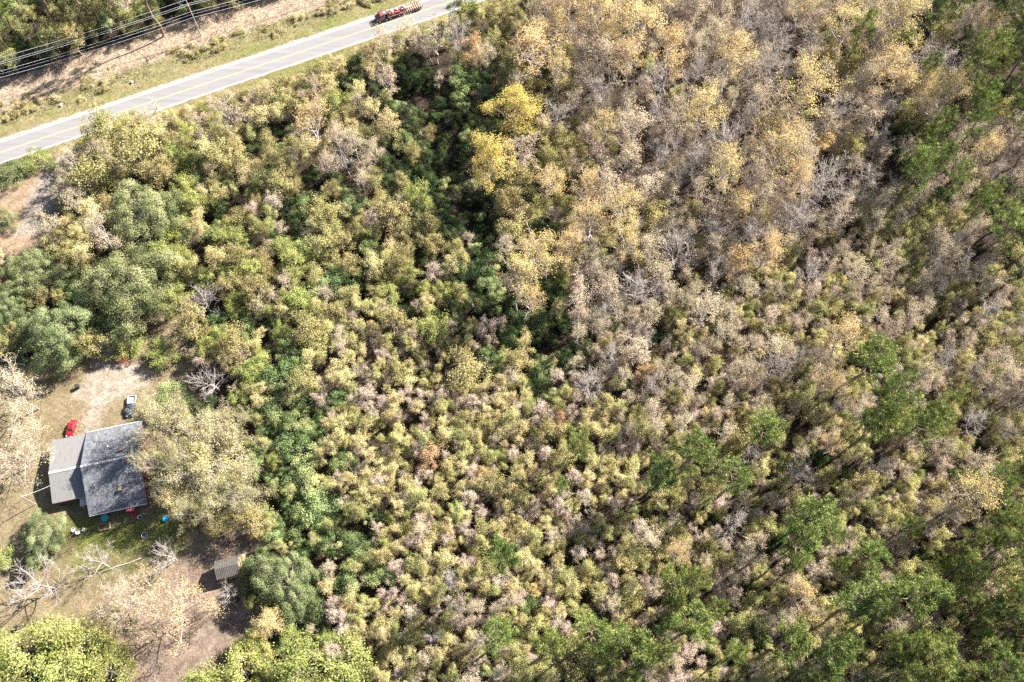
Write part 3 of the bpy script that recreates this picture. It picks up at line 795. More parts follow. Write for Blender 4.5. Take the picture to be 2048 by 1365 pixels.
cx, cy = at(142.5, 857, .7); c_ = empty('car', (cx, cy, 0), R(-96)); car(c_); tag(c_, 'bright red compact car parked on the lawn against the metal roofed wing', 'car')
cx, cy = at(262, 812, .8); c_ = empty('pickup_truck', (cx, cy, 0), R(-87)); pickup(c_); tag(c_, 'dark pickup truck with pale open bed parked beside the gravel drive', 'truck')

# flatbed truck on the road, heading down the far lane
tx, ty = at(800, 27, 1.2); s_t = (tx - ROAD_P[0]) * RE[0] + (ty - ROAD_P[1]) * RE[1]
p = road_pt(s_t, 1.85); tr_ = empty('flatbed_truck', (p[0], p[1], 0), ROAD_A + math.pi)
tag(tr_, 'long truck with dark red cab pulling a slatted flatbed on the road', 'truck')
DKRED = paint('truck_paint_dark_red', (.22, .06, .07)); RUST = noise_mat('load_red_machinery', [(.26, .10, .10), (.36, .17, .16), (.40, .30, .28)], 1.2, .6)
cb = MB(); cb.loft([section(x, w_, .7, z, .94) for x, w_, z in ((5.0, 2.3, 2.55), (6.1, 2.3, 2.6), (6.4, 2.28, 1.75), (7.2, 2.2, 1.6), (7.5, 2.0, 1.25))]); cb.build('cab', DKRED, tr_, bevel=.05)
MB().poly([(6.13, -1.0, 2.5), (6.13, 1.0, 2.5), (6.45, 1.0, 1.78), (6.45, -1.0, 1.78), (6.16, -1.0, 2.52), (6.16, 1.0, 2.52), (6.48, 1.0, 1.8), (6.48, -1.0, 1.8)], [(4, 5, 6, 7), (0, 3, 2, 1), (0, 1, 5, 4), (3, 7, 6, 2)]).build('windscreen', GLASS, tr_)
for sg in (-1, 1):
    MB().box(7.42, 7.54, sg * .75 - .15, sg * .75 + .15, .95, 1.12).build('headlight', LAMP, tr_)
    MB().tube([(4.85, sg * .95, .8), (4.85, sg * .95, 3.1)], .07, 8).build('exhaust_stack', STEEL, tr_)
    MB().box(-7.2, 4.6, sg * .45 - .1, sg * .45 + .1, .75, 1.05).build('chassis_rail', DKRED, tr_)
    MB().box(-7.3, 3.9, sg * 1.2 - .06, sg * 1.2 + .06, 1.06, 1.22).build('side_rail', DKRED, tr_)
for i in range(17): MB().box(-7.2 + i * .66, -6.85 + i * .66, -1.138, 1.138, 1.08, 1.16).build('deck_slat', WOOD, tr_)
for x in (-7.25, -5.8, -4.4, -3.0):
    for sg in (-1, 1): MB().box(x - .04, x + .04, sg * 1.2 - .05, sg * 1.2 + .05, 1.221, 2.1).build('stake', RUST, tr_)
MB().box(3.75, 3.9, -1.13, 1.13, 1.22, 2.5).build('headboard', DKRED, tr_)
wheels(tr_, (6.5, 4.4, 3.2, -5.2, -6.4), 1.18, .5, .5)
for i, (x0, x1, y0, y1, z1, mt) in enumerate(((-2.4, -.6, -.95, .8, 2.3, RUST), (-.3, 1.4, -.8, .95, 2.0, RED), (1.7, 3.4, -.9, .9, 2.4, RUST))):
    q = empty('machinery_crate', (0, 0, 0)); q.location = tr_.matrix_basis @ Vector(((x0 + x1) / 2, (y0 + y1) / 2, 1.16)); q.rotation_euler = (0, 0, ROAD_A + math.pi)
    hx, hy = (x1 - x0) / 2, (y1 - y0) / 2
    MB().loft([section(-hx, hy * 2, .02, z1 - 1.5, .8), section(-hx * .3, hy * 2, .02, z1 - 1.2, .7), section(hx, hy * 1.7, .02, z1 - 1.6, .8)]).build('housing', mt, q, bevel=.05)
    MB().lathe([(.28, z1 - 1.25), (.28, z1 - .95), (.2, z1 - .9)], 10).build('hopper', STEEL, q)
    for sg in (-1, 1): MB().tube([(-hx, sg * hy * .8, .3), (hx, sg * hy * .7, z1 - 1.1)], .06, 6).build('brace', STEEL, q)
    tag(q, ('rust red machine tied down at the tail end of the flatbed load', 'bright red machine tied down in the middle of the flatbed load', 'rust red machine tied down behind the dark red truck cab')[i], 'machine')

# ------------------------------------------------------------------ power line
POLE = noise_mat('pole_wood', [(.30, .25, .19), (.46, .40, .33)], 2, .9, stretch=(6, 6, .6))
WIRE = noise_mat('wire_aluminium', [(.70, .70, .72), (.82, .82, .84)], 4, .5)
bx, by = at(402, 71, 0)
line_a = ROAD_A - R(1.5); le = Vector((math.cos(line_a), math.sin(line_a), 0))


def power_pole(x, y, label):
    p = empty('utility_pole', (x, y, 0), line_a)
    MB().tube([(0, 0, -.4), (0, 0, 7), (0, 0, 13.6)], [.17, .14, .10], 10).build('post', POLE, p)
    MB().box(-.06, .06, -1.3, 1.3, 12.4, 12.55).build('crossarm', POLE, p)
    for o in (-1.2, -.5, 1.2): MB().lathe([(.05, 12.55), (.08, 12.62), (.08, 12.72), (.04, 12.76)], 8, (0, o)).build('insulator', STEEL, p)
    for z in (9.2, 8.2, 7.0): MB().box(.10, .2, -.06, .06, z - .06, z + .06).build('bracket', STEEL, p)
    tag(p, label, 'pole', 'roadside utility poles'); return p


pa = power_pole(bx, by, 'weathered wooden utility pole in the dry grass beside the road')
pb = Vector((bx, by, 0)) - le * 72
for o, z, nm in ((-1.2, 12.78, 'outermost of the top wires'), (-.5, 12.78, 'inner of the top wires'), (1.2, 12.78, 'top wire on the woods side'), (0, 9.2, 'highest of the lower wires'), (0, 8.2, 'middle of the lower wires'), (0, 7.0, 'lowest wire')):
    pts = []
    nv = Vector((-le.y, le.x, 0))
    for i in range(-24, 25):
        t = i / 24; sag = -1.1 * (1 - (2 * abs(t) - 1) ** 2)
        pts.append(tuple(Vector((bx, by, z + sag)) + le * (72 * t) + nv * (o if z > 10 else .15)))
    tag(MB().tube(pts, .024, 8).build('power_wire', WIRE), nm + ' strung along the roadside utility line', 'wire', 'power line wires')

# yard pole with its wire to the house
ux, uy = at(72, 1009, 0); yp = empty('yard_pole', (ux, uy, 0)); tag(yp, 'slim yard pole holding a service wire beside the metal roofed wing', 'pole')
MB().tube([(0, 0, -.3), (0, 0, 7.2)], [.10, .07], 8).build('post', POLE, yp); MB().tube([(0, 0, 7.0), (.5, .1, 7.25), (.8, .15, 7.1)], .035, 6).build('lamp_arm', STEEL, yp)
MB().lathe([(.06, 7.15), (.2, 6.95), (.18, 6.9)], 10, (.8, .15)).build('lamp_head', STEEL, yp)
e_ = Vector((HO[0] - 7.9 * math.cos(HA) + 11 * math.sin(HA), HO[1] - 7.9 * math.sin(HA) - 11 * math.cos(HA), 3.6))
wp = [tuple(Vector((ux, uy, 6.8)).lerp(e_, i / 12) - Vector((0, 0, .35 * (1 - (2 * i / 12 - 1) ** 2)))) for i in range(13)]
tag(MB().tube(wp, .025, 4).build('service_wire', WIRE), 'pale service wire running from the yard pole to the house', 'wire')


# ------------------------------------------------------------------ things in the yard
def chair(root):
    for x, y in ((-.22, -.2), (.22, -.2), (-.2, .2), (.2, .2)): MB().tube([(x * 1.15, y * 1.15, 0), (x, y, .42)], .025, 6).build('leg', WHITE, root)
    MB().box(-.25, .25, -.24, .24, .42, .455).build('seat', WHITE, root, bevel=.01)
    MB().poly([(-.25, .22, .46), (.25, .22, .46), (.22, .34, .9), (-.22, .34, .9), (-.25, .26, .46), (.25, .26, .46), (.22, .38, .9), (-.22, .38, .9)], [(0, 1, 2, 3), (7, 6, 5, 4), (0, 4, 5, 1), (2, 6, 7, 3), (1, 5, 6, 2), (0, 3, 7, 4)]).build('backrest', WHITE, root)
    for sg in (-1, 1): MB().box(sg * .27 - .03, sg * .27 + .03, -.22, .27, .62, .65).build('armrest', WHITE, root)


for i, (px, py, a) in enumerate(((148, 1062, 20), (158, 1066, 110), (168, 1060, 250))):
    x, y = at(px, py, .3); c_ = empty('plastic_chair', (x, y, 0), R(a)); c_.scale = (1.35, 1.35, 1.2); chair(c_)
    tag(c_, 'white plastic garden chair on the grass in the house shadow', 'chair', 'white garden chairs behind the house')


def tub(name, px, py, r, h, mat, label, cat, fill=None):
    x, y = at(px, py, 0); t = empty(name, (x, y, 0))
    MB().lathe([(r * .86, 0), (r, h), (r * 1.06, h), (r * 1.06, h - .05), (r * .93, h - .06), (r * .8, .05)], 18).build('shell', mat, t, True)
    MB().lathe([(r * .9, h * .55), (r * .9, h * .56)], 18).build('contents', fill or mat, t)
    tag(t, label, cat)


TEAL = noise_mat('teal_plastic', [(.05, .30, .36), (.10, .42, .48)], 4, .4); BLUE = noise_mat('blue_plastic', [(.01, .24, .52), (.03, .36, .66)], 4, .4)
SOIL = noise_mat('dark_soil', [(.05, .035, .025), (.1, .07, .05)], 6)
tub('wading_pool', 210, 1037, .85, .3, TEAL, 'round pale teal wading pool against the back wall of the house', 'pool')
tub('water_tub', 333, 1039, .68, .6, BLUE, 'round bright blue water tub on the lawn behind the house', 'tub')
tub('flower_pot', 281, 1036, .5, .55, WHITE, 'white round flower pot at the foot of the maroon back steps', 'pot', SOIL)
tub('fire_ring', 290, 1071, .72, .35, STEEL, 'dark steel fire ring on the green back lawn', 'fire ring', SOIL)
x, y = at(209, 1054, .4); rb = empty('raised_planter', (x, y, 0), R(13)); tag(rb, 'wooden box planter of dark soil standing behind the house', 'planter')
for (a, b_, c__, d_) in ((-1.25, 1.25, -.75, -.65), (-1.25, 1.25, .65, .75), (-1.25, -1.15, -.649, .649), (1.15, 1.25, -.649, .649)): MB().box(a, b_, c__, d_, 0, .65).build('side_board', WOOD, rb)
MB().box(-1.149, 1.149, -.649, .649, .02, .45).build('soil', SOIL, rb)
x, y = at(308, 990, .3); ac = empty('air_conditioner', (x, y, 0), R(13)); tag(ac, 'pale box air conditioner with round fan beside the brick side wall', 'air conditioner')
MB().box(-.5, .5, -.5, .5, 0, .85).build('cabinet', WHITE, ac, bevel=.03); MB().lathe([(.4, .86), (.4, .90), (.3, .91)], 16).build('fan_grille', BLACK, ac)
for (px, py, lb) in ((157, 776, 'black wheeled bin standing by the edge of the gravel drive'), (36, 1258, 'black wheeled bin alone on the bare dirt below the leafless trees')):
    x, y = at(px, py, 0); bn = empty('wheeled_bin', (x, y, 0), R(20)); tag(bn, lb, 'bin')
    MB().loft([[(-.32, -.32, .08), (.32, -.32, .08), (.32, .32, .08), (-.32, .32, .08)], [(-.42, -.42, 1.15), (.42, -.42, 1.15), (.42, .42, 1.15), (-.42, .42, 1.15)]]).build('body', BLACK, bn, bevel=.03)
    MB().box(-.45, .45, -.46, .45, 1.151, 1.24).build('lid', BLACK, bn, bevel=.03); MB().tube([(-.4, .5, 1.1), (.4, .5, 1.1)], .03, 6).build('handle', BLACK, bn)
    for sg in (-1, 1): MB().tube([(sg * .40, .3, .13), (sg * .30, .3, .13)], .13, 10).build('wheel', BLACK, bn)
for px, py, lb in ((122, 210, 'white plastic litter bag in the mown grass next to the ditch weeds'), (264, 164, 'small white litter scrap in the grass past the ditch weeds')):
    x, y = at(px, py, .1); r_ = .45
    lt = MB(); rg = random.Random(px)
    lt.loft([[(r_ * k * (1 + rg.uniform(-.3, .3)) * math.cos(a * .7), r_ * k * (1 + rg.uniform(-.3, .3)) * math.sin(a * .7), z) for a in range(9)] for k, z in ((.7, 0), (1, .12), (.8, .3), (.3, .4))])
    o = lt.build('litter_bag', WHITE); o.location = (x, y, 0); tag(o, lb, 'litter')
fx, fy = at(206, 1146, 0); gx_, gy_ = at(284, 1116, 0)
lg = MB(); lg.tube([(fx, fy, .14), ((fx * 2 + gx_) / 3, (fy * 2 + gy_) / 3 + .2, .16), ((fx + 2 * gx_) / 3, (fy + 2 * gy_) / 3 - .1, .15), (gx_, gy_, .12)], [.16, .14, .11, .06], 8)
tag(lg.build('fallen_log', BARK_PALE, None, True), 'pale fallen log lying along the edge of the back lawn', 'log')
# ------------------------------------------------------------------ trees and shrubs with a place of their own
rnd = random.Random(11)
HANDKEYS = []; LATER = []
PLACED = []      # photograph px, py, radius px: crowns already standing


def hand(key, px, py, r, label, group=None, hs=None, variant=None, keep=1.0):
    PLACED.append((px, py, r * keep)); HANDKEYS.append((key, px, py, r))
    return plant(key, px, py, r, label, group, rng=rnd, hscale=hs, variant=variant)


hand('liveoak', 285, 425, 98, 'broad grey-green live oak beside the pale dead shrubs', hs=1.0, variant=0)
hand('liveoak', 252, 570, 112, 'largest grey-green live oak overhanging the gravel drive', hs=1.1, variant=1)
hand('liveoak', 58, 545, 72, 'rounded grey-green live oak at the edge of the brown lot', hs=.85, variant=2)
hand('liveoak', 108, 660, 86, 'grey-green live oak shading the top of the yard', hs=.95, variant=0)
hand('liveoak', 10, 610, 50, 'darker live oak squeezed between two paler live oaks', hs=.8, variant=2)
hand('hedge', 18, 342, 36, 'clipped green hedge shrub at the corner of the brown lot', variant=0)
hand('hedge', 72, 320, 36, 'bright lime hedge shrub at the roadside driveway mouth', variant=1)
hand('hedge', 6, 436, 26, 'low rounded hedge shrub on the bare brown lot', variant=0)
hand('liveoak', 80, 1072, 58, 'small grey-green oak standing in the yard behind the metal roofed wing', hs=.55, variant=1)
hand('bigtan', 400, 915, 100, 'huge tan-leaved oak filling the ground between house and hedgerow', hs=1.05, variant=0)
hand('bigtan', 327, 850, 70, 'tall tan-leaved oak leaning over the upper corner of the shingle roof', hs=1.3, variant=1)
hand('bigtan', 455, 850, 56, 'tan-leaved oak behind the silvery leafless tree', hs=.9, variant=1)
hand('bigtan', 340, 930, 62, 'tan-leaved oak pressed against the brick side wall', hs=1.2, variant=0)
hand('bigtan', 470, 975, 72, 'tan-leaved oak between the house and the hedgerow', hs=.85, variant=1)
hand('bigtan', 400, 1025, 52, 'tan-leaved oak beyond the blue water tub', hs=.75, variant=0)
hand('bigpink', 32, 785, 66, 'pinkish thin-leaved oak across the yard from the red car', variant=0)
hand('bigpink', 25, 910, 72, 'pinkish thin-leaved oak beside the metal roofed wing', variant=0)
hand('green', 335, 798, 40, 'bright green shrub next to the dark pickup truck')
hand('snag', 425, 765, 50, 'silvery leafless tree behind the dark pickup truck', variant=0)
hand('snag', 405, 600, 42, 'leafless tree with pale spreading limbs east of the largest live oak', variant=1)
hand('lime', 255, 682, 36, 'thin yellow-green tree standing over the red shrub', hs=.55)
hand('lime', 318, 705, 30, 'thin yellow-green tree on the tan grass past the red shrub', hs=.55)
hand('redshrub', 243, 717, 15, 'dull red shrub at the edge of the gravel drive')
hand('snag', 75, 1165, 68, 'tallest bare white tree on the open dirt of the yard', variant=1, hs=1.25)
hand('snag', 192, 1120, 42, 'small bare white tree at the edge of the back lawn', variant=2)
hand('snag', 335, 1110, 40, 'bare white tree by the end of the fallen log', variant=0)
hand('bigpink', 335, 1225, 88, 'sparse rusty orange oak in the middle of the dirt yard', variant=1)
hand('bigpink', 250, 1195, 58, 'sparse pinkish oak next to the rusty orange oak', variant=0)
hand('snag', 452, 1190, 26, 'little leafless tree just behind the shed', variant=1)
hand('dark', 500, 1165, 34, 'dark green vine heap against the shed')
hand('green', 492, 1132, 22, 'green shrub growing over the end of the shed roof')
hand('liveoak', 566, 1165, 82, 'tall grey-green tree crowding the shed', hs=.8, variant=2)
hand('gold', 538, 1248, 32, 'yellow-leaved tree below the tree that crowds the shed', variant=0, hs=.55)
for px, py, r in ((40, 1310, 62), (150, 1290, 60), (215, 1345, 48), (110, 1365, 60), (480, 1345, 52), (590, 1330, 58), (690, 1350, 55), (400, 1372, 40), (5, 1120, 26)):
    hand('lime', px, py, r, 'bright yellow-green bushy tree at the southern end of the dirt yard' if px > 20 else 'lone bright yellow tree beside the tallest bare white tree', 'bright yellow-green trees south of the yard' if px > 20 else None)
for px, py, r, k in ((185, 345, 46, 'olive'), (140, 320, 22, 'tan'), (150, 405, 26, 'pink'), (92, 452, 28, 'pink'), (200, 262, 44, 'olive'), (305, 235, 26, 'pink'), (270, 300, 44, 'olive')):
    hand(k, px, py, r, {'tan': 'tan thinning hardwood growing out toward the driveway mouth', 'pink': 'pale leafless sapling along the edge of the brown lot', 'olive': 'bushy olive tree growing right up to the road edge'}[k], 'pale and olive growth around the driveway mouth')
for px, py, r in ((560, 752, 46), (548, 815, 40), (575, 700, 34), (590, 895, 46), (605, 955, 42), (640, 1010, 40), (600, 1040, 40), (690, 925, 36), (505, 925, 26), (670, 560, 34), (700, 395, 30), (720, 1090, 38), (660, 1080, 30)):
    LATER.append(('green', px, py, r, hand('green', px, py, r, None)))
for px, py, r, lb in ((1030, 222, 52, 'tallest bright yellow tree beside the dark vine thicket'), (982, 318, 44, 'bright yellow tree just south of the tallest yellow tree')):
    hand('yellow', px, py, r, lb, variant=px % 2)
for px, py, r in ((1100, 365, 34), (1165, 385, 36), (1190, 440, 44), (1250, 490, 38), (1345, 110, 44), (1280, 50, 50), (1540, 270, 52), (1560, 320, 44), (1450, 365, 46), (1590, 385, 40), (1470, 430, 40), (1070, 110, 52), (1600, 190, 56), (1700, 60, 46), (1780, 130, 44), (1800, 175, 42), (1890, 195, 40), (1960, 310, 36), (1200, 30, 44)):
    LATER.append(('gold', px, py, r, hand('gold', px, py, r, None)))
for px, py, r in ((1440, 290, 48), (1480, 250, 40), (1620, 400, 46), (1660, 350, 40), (1395, 330, 36), (1590, 440, 40), (1505, 465, 36), (1310, 320, 40), (1355, 500, 40), (1270, 580, 44)):
    LATER.append(('grey', px, py, r, hand('grey', px, py, r, None)))
for px, py, r in ((1480, 520, 28), (860, 915, 22), (1290, 745, 18), (945, 95, 24), (1325, 1140, 14), (1650, 290, 26)):
    LATER.append(('orange', px, py, r, hand('orange', px, py, r, None)))
for px, py, r in ((1740, 720, 44), (1775, 800, 40), (1750, 850, 38), (1840, 850, 34), (1385, 905, 40), (1320, 950, 34), (1470, 960, 32), (1005, 1110, 34), (1620, 1040, 40), (1600, 1090, 38), (1530, 860, 34), (1720, 1200, 50), (1580, 1290, 40), (1660, 1310, 38), (1380, 1250, 40), (1270, 1290, 44), (1190, 1270, 38), (1350, 1170, 36), (1100, 1290, 34), (1000, 1270, 34), (1830, 1190, 44), (1850, 320, 36), (1830, 350, 30), (2010, 460, 34), (1720, 70, 26)):
    LATER.append(('pine', px, py, r, hand('pine', px, py, r, None)))
hand('pine', 920, 12, 30, 'lone open-crowned pine standing on the road verge', hs=.85)
hand('pink', 812, 60, 30, 'bare pinkish tree leaning out over the road', hs=1.0)
hand('olive', 925, 735, 44, 'large dense olive tree rising over the khaki saplings')

# ------------------------------------------------------------------ the woods, by what grows where
GRID = ["WWWWWWboahhbhhDD",
        "WWWoogvvahhbbhhD",
        "oooggbvvahbbhbdh",
        "ooyygggvahhhbttD",
        "LLyygggvabbttttt",
        "LLygysssvbtttttt",
        "LKKgesssssttttpt",
        "LLmmessssstttttp",
        "LLmmeessssttpppP",
        "KKLKesstsspptppP",
        "KKKKKsstspppppPP",
        "KKKKKsstspppppPP"]
MIX = dict(
    W=dict(olive=3.5, lime=3, green=1.5, moss=1.5, pine=2, khaki=2, grey=.7, tan=.8, dark=2), o=dict(olive=4, straw=3, brush=3, pink=1.2, khaki=1.5, lime=.8, tan=.8), b=dict(grey=4, tan=6, pink=2, gold=1.5, olive=.5),
    g=dict(olive=6, moss=.8, rosy=.8, straw=2.6, khaki=2, lime=1.4, green=1.2, tan=.5, pink=.7, dark=1.6), v=dict(dark=8, green=2, olive=.7, pink=.2), a=dict(gold=3, olive=3, tan=2.5, straw=1.5, dark=1),
    h=dict(gold=2.6, tan=6, grey=2.6, rosy=1.4, straw=1, olive=.7, pink=1), d=dict(dark=2.5, tan=3.5, olive=2, pine=3, gold=1.2, grey=1.5), y=dict(lime=5, olive=3, green=2, khaki=1.5),
    s=dict(khaki=5.5, moss=1.4, straw=2.2, rosy=2.4, pink=1.6, olive=1.2, pine=.05, orange=.05, green=.15), t=dict(tan=4, pink=2, rosy=1.6, straw=1.8, khaki=2.2, moss=2, grey=1, olive=1.6, gold=.5, green=.3),
    p=dict(gold=.35, pine=2.4, khaki=2.2, straw=1.3, pink=2, rosy=2, tan=1.2, moss=1.6, olive=.5, green=.3), P=dict(pine=8, khaki=.8, tan=.4, moss=1.2, rosy=.2, green=.6),
    D=dict(dark=3.5, pine=4.5, tan=2.5, olive=2, gold=.8, grey=1), e=dict(green=7, lime=2.2, olive=.8, moss=.8, dark=1), L=dict(olive=2, green=1), m=dict(olive=3, straw=2), K=dict(lime=5, olive=2))
SIZE = dict(rosy=(10, 20), moss=(11, 24), khaki=(10, 22), straw=(10, 22), olive=(14, 34), pink=(10, 20), tan=(17, 36), gold=(26, 48), grey=(22, 40), orange=(12, 20), pine=(17, 29), lime=(15, 32), green=(13, 30), dark=(16, 34), brush=(8, 13))

def seg_above(px, py, pts):
    for (x0, y0), (x1, y1) in zip(pts, pts[1:]):
        if x0 <= px < x1: return py < y0 + (y1 - y0) * (px - x0) / (x1 - x0)
    return False


SOUTH_EDGE = [(-400, 420), (0, 390), (120, 345), (190, 250), (260, 232), (360, 228), (470, 195), (600, 160), (700, 120), (760, 80), (900, 45), (960, 10), (1040, -60), (1400, -200)]
PX_YARD = [(-90, 700), (190, 690), (225, 630), (370, 620), (400, 730), (385, 800), (300, 800), (340, 1010), (400, 1075), (525, 1045), (515, 1120), (490, 1180), (525, 1240), (490, 1290), (430, 1420), (250, 1420), (215, 1270), (-90, 1270)]
PX_LOT = [(-90, 350), (110, 330), (125, 440), (70, 505), (-90, 515)]


def inside(px, py, poly):
    c = False
    for i in range(len(poly)):
        (x0, y0), (x1, y1) = poly[i], poly[i - 1]
        if (y0 > py) != (y1 > py) and px < (x1 - x0) * (py - y0) / (y1 - y0) + x0: c = not c
    return c


def road_d(px, py, z):
    x, y = at(px, py, z)
    return (x - ROAD_P[0]) * RN[0] + (y - ROAD_P[1]) * RN[1]


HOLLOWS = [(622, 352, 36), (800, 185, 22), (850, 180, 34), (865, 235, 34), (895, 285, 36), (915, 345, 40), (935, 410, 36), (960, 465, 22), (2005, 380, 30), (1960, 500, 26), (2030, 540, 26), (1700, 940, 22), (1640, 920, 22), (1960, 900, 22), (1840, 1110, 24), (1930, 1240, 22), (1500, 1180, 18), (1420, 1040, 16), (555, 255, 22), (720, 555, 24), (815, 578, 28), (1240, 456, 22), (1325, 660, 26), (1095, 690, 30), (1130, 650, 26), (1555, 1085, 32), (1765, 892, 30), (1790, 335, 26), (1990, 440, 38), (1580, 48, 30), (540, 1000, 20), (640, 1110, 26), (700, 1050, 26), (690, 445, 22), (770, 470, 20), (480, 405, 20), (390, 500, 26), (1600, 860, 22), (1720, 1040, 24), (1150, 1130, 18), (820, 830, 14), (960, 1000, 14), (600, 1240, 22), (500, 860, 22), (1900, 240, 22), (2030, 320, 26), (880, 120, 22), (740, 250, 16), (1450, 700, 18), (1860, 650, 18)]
cell = {}
CS = 64


def put(px, py, r):
    cell.setdefault((int(px // CS), int(py // CS)), []).append((px, py, r))


for p_ in PLACED + HOLLOWS: put(*p_)


def free(px, py, r, tight):
    ci, cj = int(px // CS), int(py // CS)
    for i in range(ci - 3, ci + 4):
        for j in range(cj - 3, cj + 4):
            for (x, y, q) in cell.get((i, j), ()):
                if (x - px) ** 2 + ((y - py) * 1.08) ** 2 < (tight * (r + q)) ** 2: return False
    return True


count = {k: 0 for k in SIZE}
for k_ in ('gold', 'grey', 'orange', 'pine', 'green'): count[k_] = 25
chosen = []
X0, X1, Y0, Y1 = -25, 2110, -120, 1395
for pass_, (ntry, shrink, tight) in enumerate(((9000, 1.0, .70), (26000, .92, .69), (40000, .85, .68))):
    for _ in range(ntry):
        px = rnd.uniform(X0, X1); py = rnd.uniform(Y0, Y1)
        far_side = road_d(px, py, 6.0) > 25.0 and px < 900
        if py < -35 and not far_side: continue
        if not far_side and (seg_above(px, py, SOUTH_EDGE) or inside(px, py, PX_YARD) or inside(px, py, PX_LOT)): continue
        gx_ = min(max(int((px + rnd.gauss(0, 24)) // 128), 0), 15); gy_ = min(max(int((py + rnd.gauss(0, 24)) // 128), 0), 11)
        code = 'W' if far_side else GRID[gy_][gx_]
        mix = MIX[code if not (code == 'W' and not far_side) else 'o']
        ks = list(mix); k_ = rnd.choices(ks, [mix[q] for q in ks])[0]
        if count[k_] >= 298:
            k_ = {'khaki': 'straw', 'straw': 'khaki', 'tan': 'straw', 'pink': 'tan', 'olive': 'lime'}.get(k_, 'olive')
            if count[k_] >= 298: continue
        if far_side and road_d(px, py, KIND[k_]['h'] * .72) < 26.5: continue
        if not far_side and road_d(px, py, KIND[k_]['h'] * .72) > -6.5: continue
        lo, hi = SIZE[k_]; r = rnd.uniform(lo, hi) * shrink * (.74 if code in 't' else .86 if code in 'sp' else 1) * (.93 + .14 * py / 1365)
        if not free(px, py, r, tight): continue
        put(px, py, r); count[k_] += 1; chosen.append((k_, px, py, r))
LOOK = dict(rosy='rosy-tan sapling', moss='mossy-green sapling', khaki='khaki-leaved young oak', straw='straw-yellow young tree', olive='bushy olive-green tree', pink='pinkish leafless sapling', tan='pinkish-tan half-bare hardwood',
            gold='golden-topped hardwood', grey='silver-grey leafless hardwood', orange='orange-leaved tree', pine='green pine', lime='yellow-green bushy tree', green='glossy evergreen shrub', dark='dark vine-covered tree', brush='tawny roadside shrub', yellow='bright yellow tree', liveoak='grey-green live oak', bigtan='tan-leaved oak', bigpink='thin-leaved oak', snag='bare white tree', hedge='hedge shrub', redshrub='red shrub')
ZONE = dict(D='in the dark mixed woods', e='in the green hedgerow', W='beyond the power line', o='near the road', b='in the tall bare woods', g='in the tangle south of the road', v='in the dark vine thicket', a='at the edge of the tall woods', h='in the tall golden woods',
            d='in the mixed tall woods', y='east of the live oaks', s='in the khaki thicket', t='in the pale twiggy woods', p='among scattered pines', P='in the pine stand', L='by the live oaks', m='behind the house', K='south of the yard')
SETS = dict(rosy='rosy saplings', moss='mossy-green saplings', khaki='young oaks of the thicket', straw='straw-leaved young trees', olive='understory trees', pink='leafless saplings', tan='thinning hardwoods', gold='golden hardwoods of the tall woods', grey='leafless hardwoods of the tall woods', orange='orange trees scattered through the woods', pine='pines among the young hardwoods', lime='yellow-green bushy trees', green='evergreen shrubs under the trees', dark='vine-covered trees', brush='roadside shrubs')
COMMON = {k_: 0 for k_ in LOOK}
ALL = [(k_, px, py, r) for k_, px, py, r in chosen] + HANDKEYS
for q in ALL: COMMON[q[0]] += 1


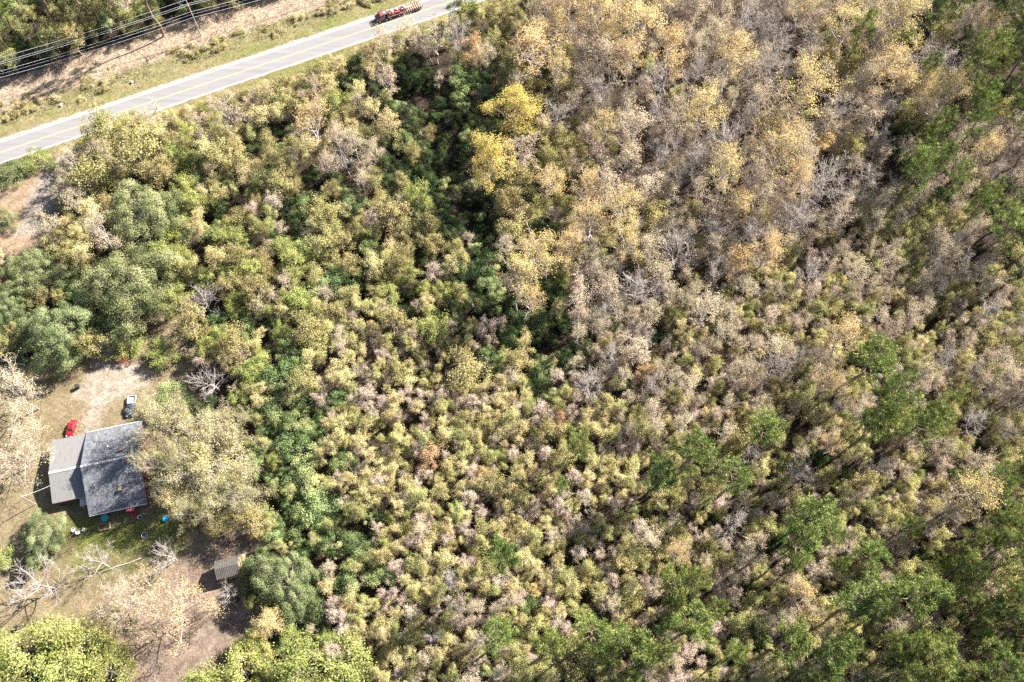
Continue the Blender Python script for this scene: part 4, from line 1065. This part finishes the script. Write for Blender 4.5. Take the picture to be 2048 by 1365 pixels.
def describe(k_, px, py, r, far=False):
    lo, hi = SIZE[k_]
    sz = 'large ' if r > lo + (hi - lo) * .72 else 'small ' if r < lo + (hi - lo) * .2 else ''
    code = 'W' if far else GRID[min(max(int(py // 128), 0), 11)][min(max(int(px // 128), 0), 15)]
    if code == 'W' and not far: code = 'o'
    near = sorted(((x - px) ** 2 + (y - py) ** 2, k2) for k2, x, y, _ in ALL if abs(x - px) < 75 and abs(y - py) < 75 and k2 != k_ and (x, y) != (px, py))[:4]
    nb_ = ''
    if near:
        k2 = min(near, key=lambda t_: COMMON[t_[1]])[1]
        w_ = LOOK[k2]; nb_ = ' beside ' + ('an ' if w_[0] in 'aeio' else 'a ') + w_
    return sz + LOOK[k_] + ' ' + ZONE[code] + nb_


for k_, px, py, r in chosen:
    plant(k_, px, py, r * 1.12, describe(k_, px, py, r, px < 900 and road_d(px, py, 6.0) > 25.0), SETS[k_], rng=rnd)
for k_, px, py, r, o in LATER: tag(o, describe(k_, px, py, r), group=SETS[k_])
for px, py, r in HOLLOWS[:26]:  # low dark shrubs added to stand in for the shade in the gaps
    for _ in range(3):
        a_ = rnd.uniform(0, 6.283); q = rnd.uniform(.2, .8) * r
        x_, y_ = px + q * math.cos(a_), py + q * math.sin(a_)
        plant('dark', x_, y_, rnd.uniform(12, 18), 'low shade-imitating ' + describe('dark', x_, y_, 25), SETS['dark'], rng=rnd, hscale=.4)
# tall weeds grown into bushes along the ditch
for _ in range(260):
    s_ = rnd.uniform(-75, 60); d_ = rnd.gauss(12.6, 2.3); q = road_pt(s_, d_)
    if float(fbm(np.array([q[0] * .16]), np.array([q[1] * .16 + 5]))[0]) < .47: continue
    k = KIND['brush']; root = empty('ditch_bush', (q[0], q[1], -.35), rnd.uniform(0, 6.28)); sc_ = rnd.uniform(.28, .72); root.scale = (sc_ * 1.3, sc_ * 1.2, sc_ * .62)
    tm, cm = k['protos'][rnd.choice((0, 1, 1, 3))]; link(bpy.data.objects.new('stems', tm), root); link(bpy.data.objects.new('foliage', cm), root)
    tag(root, 'tawny bush standing in the weedy roadside ditch', 'shrub', 'bushes of the roadside ditch')
# brush along the wooded side of the road
nb = 0
for _ in range(2600):
    if nb > 150: break
    px = rnd.uniform(150, 960)
    for (x0, y0), (x1, y1) in zip(SOUTH_EDGE, SOUTH_EDGE[1:]):
        if x0 <= px < x1: yy = y0 + (y1 - y0) * (px - x0) / (x1 - x0)
    py = yy + abs(rnd.gauss(0, 16)) - 4; r = rnd.uniform(8, 14)
    if free(px, py, r, .55):
        put(px, py, r); plant('brush', px, py, r, describe('brush', px, py, r), SETS['brush'], rng=rnd); nb += 1
print('trees', len(chosen), count, nb)
